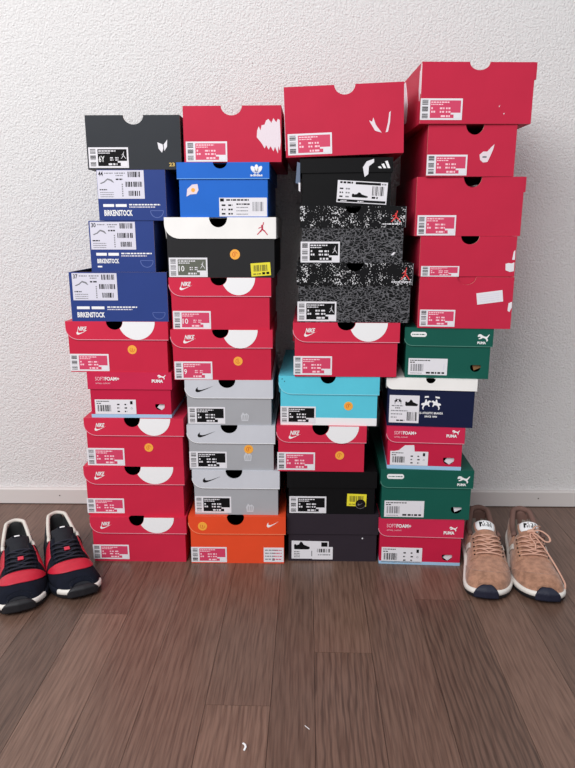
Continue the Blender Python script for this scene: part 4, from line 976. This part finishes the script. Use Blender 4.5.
def toe_seam(a, b):   # a thin stitched ridge over the toe box
    u = -1 + 2 * a; u *= .84; t = .80 - .10 * abs(u) ** 2 + .012 * (b - .5); return (t, u)
def mudguard(a, b):
    u = (-1 + 2 * a) * .97
    t_in = .86 - .34 * max(0, abs(u) - .05) ** 1.5 if True else 0
    t_in = max(.56, .888 - .27 * abs(u) ** 2.2)
    return (t_in + (.985 - t_in) * b, u)
def vamp(a, b):
    u = (-1 + 2 * a) * .77; t0 = .748 - .07 * u * u; t1 = max(t0 + .002, .885 - .32 * abs(u) ** 2.6)
    return (t0 + (t1 - t0) * b, u)
def stay(sg):
    return lambda a, b: (.44 + .28 * a, sg * (.29 + (.24 + .05 * a) * b))
def side_panel(sg, t0=.46, t1=.66, u0=.58, u1=.86, sk=.05):
    return lambda a, b: (t0 + (t1 - t0) * a + sk * b, sg * (u0 + (u1 - u0) * b))
def heelp(a, b): return (.03 + .16 * a, 1)
tan_sch = dict(upper=SUEDE, insole=SOCK, lining=MAUVE, outsole=BRUB, midsole=OFFW, bumper=NRUB, bump_span=.0215, bump_h=.0125, rim=MAUVE, rim_r=.0062, tongue=SUEDE, tag='big', tagmat=WHITE, taglogo=INK, lace=TLACE, lace_r=.0023, eye=INK, tongue_dz=0, wide=1.0,
               patches=[('toe_overlay', mudguard, SUEDE2, dict(off=.0014)), ('eyelet_stay', stay(-1), SUEDE2), ('eyelet_stay', stay(1), SUEDE2),
                        ('side_stripe', side_panel(-1, .50, .56, .60, .93, -.10), OFFW, dict(off=.0022)), ('side_stripe', side_panel(1, .50, .56, .60, .93, -.10), OFFW, dict(off=.0022))])
red_sch = dict(row_dt=.035, dark_sides=NSU, upper=NMESH, insole=DLIN, lining=DLIN, outsole=BRUB, midsole=OFFW, bumper=BRUB, bump_span=.027, bump_h=.009, rim=WPIPE, rim_r=.004, tongue=NMESH, tag='small', tagmat=NSU, taglogo=WHITE, badge=mat('pink_red_badge', (206, 50, 72), .5), lace=NLACE, lace_r=.0026, eye=INK, tongue_dz=-.006, wide=1.03,
               patches=[('mudguard', mudguard, NSU, dict(off=.0012)), ('toe_panel', vamp, RLEA, dict(off=.0026, th=.0024, label='red leather toe panel')), ('eyelet_stay', stay(-1), NSU), ('eyelet_stay', stay(1), NSU),
                        ('side_panel', side_panel(-1, .36, .63, .48, .90, .03), RLEA, dict(off=.0022, label='red leather side panel')), ('side_panel', side_panel(1, .36, .63, .48, .90, .03), RLEA, dict(off=.0022, label='red leather side panel')),
                        ('quarter_panel', side_panel(-1, .12, .26, .62, .92, .0), RLEA, dict(off=.0005, label='red leather quarter')), ('quarter_panel', side_panel(1, .12, .26, .62, .92, .0), RLEA, dict(off=.0005, label='red leather quarter')),
                        ('sole_wrap', lambda a, b: (.70 + .06 * a, -1 + .05 * b), NSU, dict(off=.002))])
L_ = .268
tan_sch['wide'] = 1.01
make_shoe('tan suede sneaker with tucked laces, beside the right stack of boxes', 'pair of tan suede sneakers', L_, 1, (.362, -.437), (-.033, -.229), tan_sch)
make_shoe('tan suede sneaker with loose bow and dangling lace end, rightmost shoe', 'pair of tan suede sneakers', L_, -1, (.4585, -.441), (-.032, -.241), tan_sch, bow=1)
L_ = .258
make_shoe('navy and red sneaker at the left edge, the one farther from the boxes', 'pair of navy and red sneakers', L_, 1, (-.529, -.503), (.100, -.199), red_sch)
make_shoe('navy and red sneaker beside the lowest box of the leftmost stack', 'pair of navy and red sneakers', L_, -1, (-.443, -.455), (.108, -.191), red_sch)

# ------------------------------------------------------------------ small litter on the floor
def scrap(loc, rz, pts, w_, lab, name='paper_scrap'):
    mb = MB(); mb.tube(pts, w_, WHITE, 6, flat=.35); o = mb.build(name); o.location = loc; o.rotation_euler = (0, 0, rz); tag(o, lab, 'scrap')
scrap((-.083, -.810, .0008), 0, [(-.0035, .006, 0), (0, .002, .0012), (.0012, -.002, .001), (-.0008, -.007, 0)], .0016, 'tiny bent white paper scrap on the floorboards near the bottom edge')
scrap((.004, -.772, .0006), 0, [(-.0032, .0035, 0), (.0, .0, .0003), (.0035, -.0035, 0)], .0006, 'thin pale splinter lying on the floorboards right of the paper scrap', 'splinter')
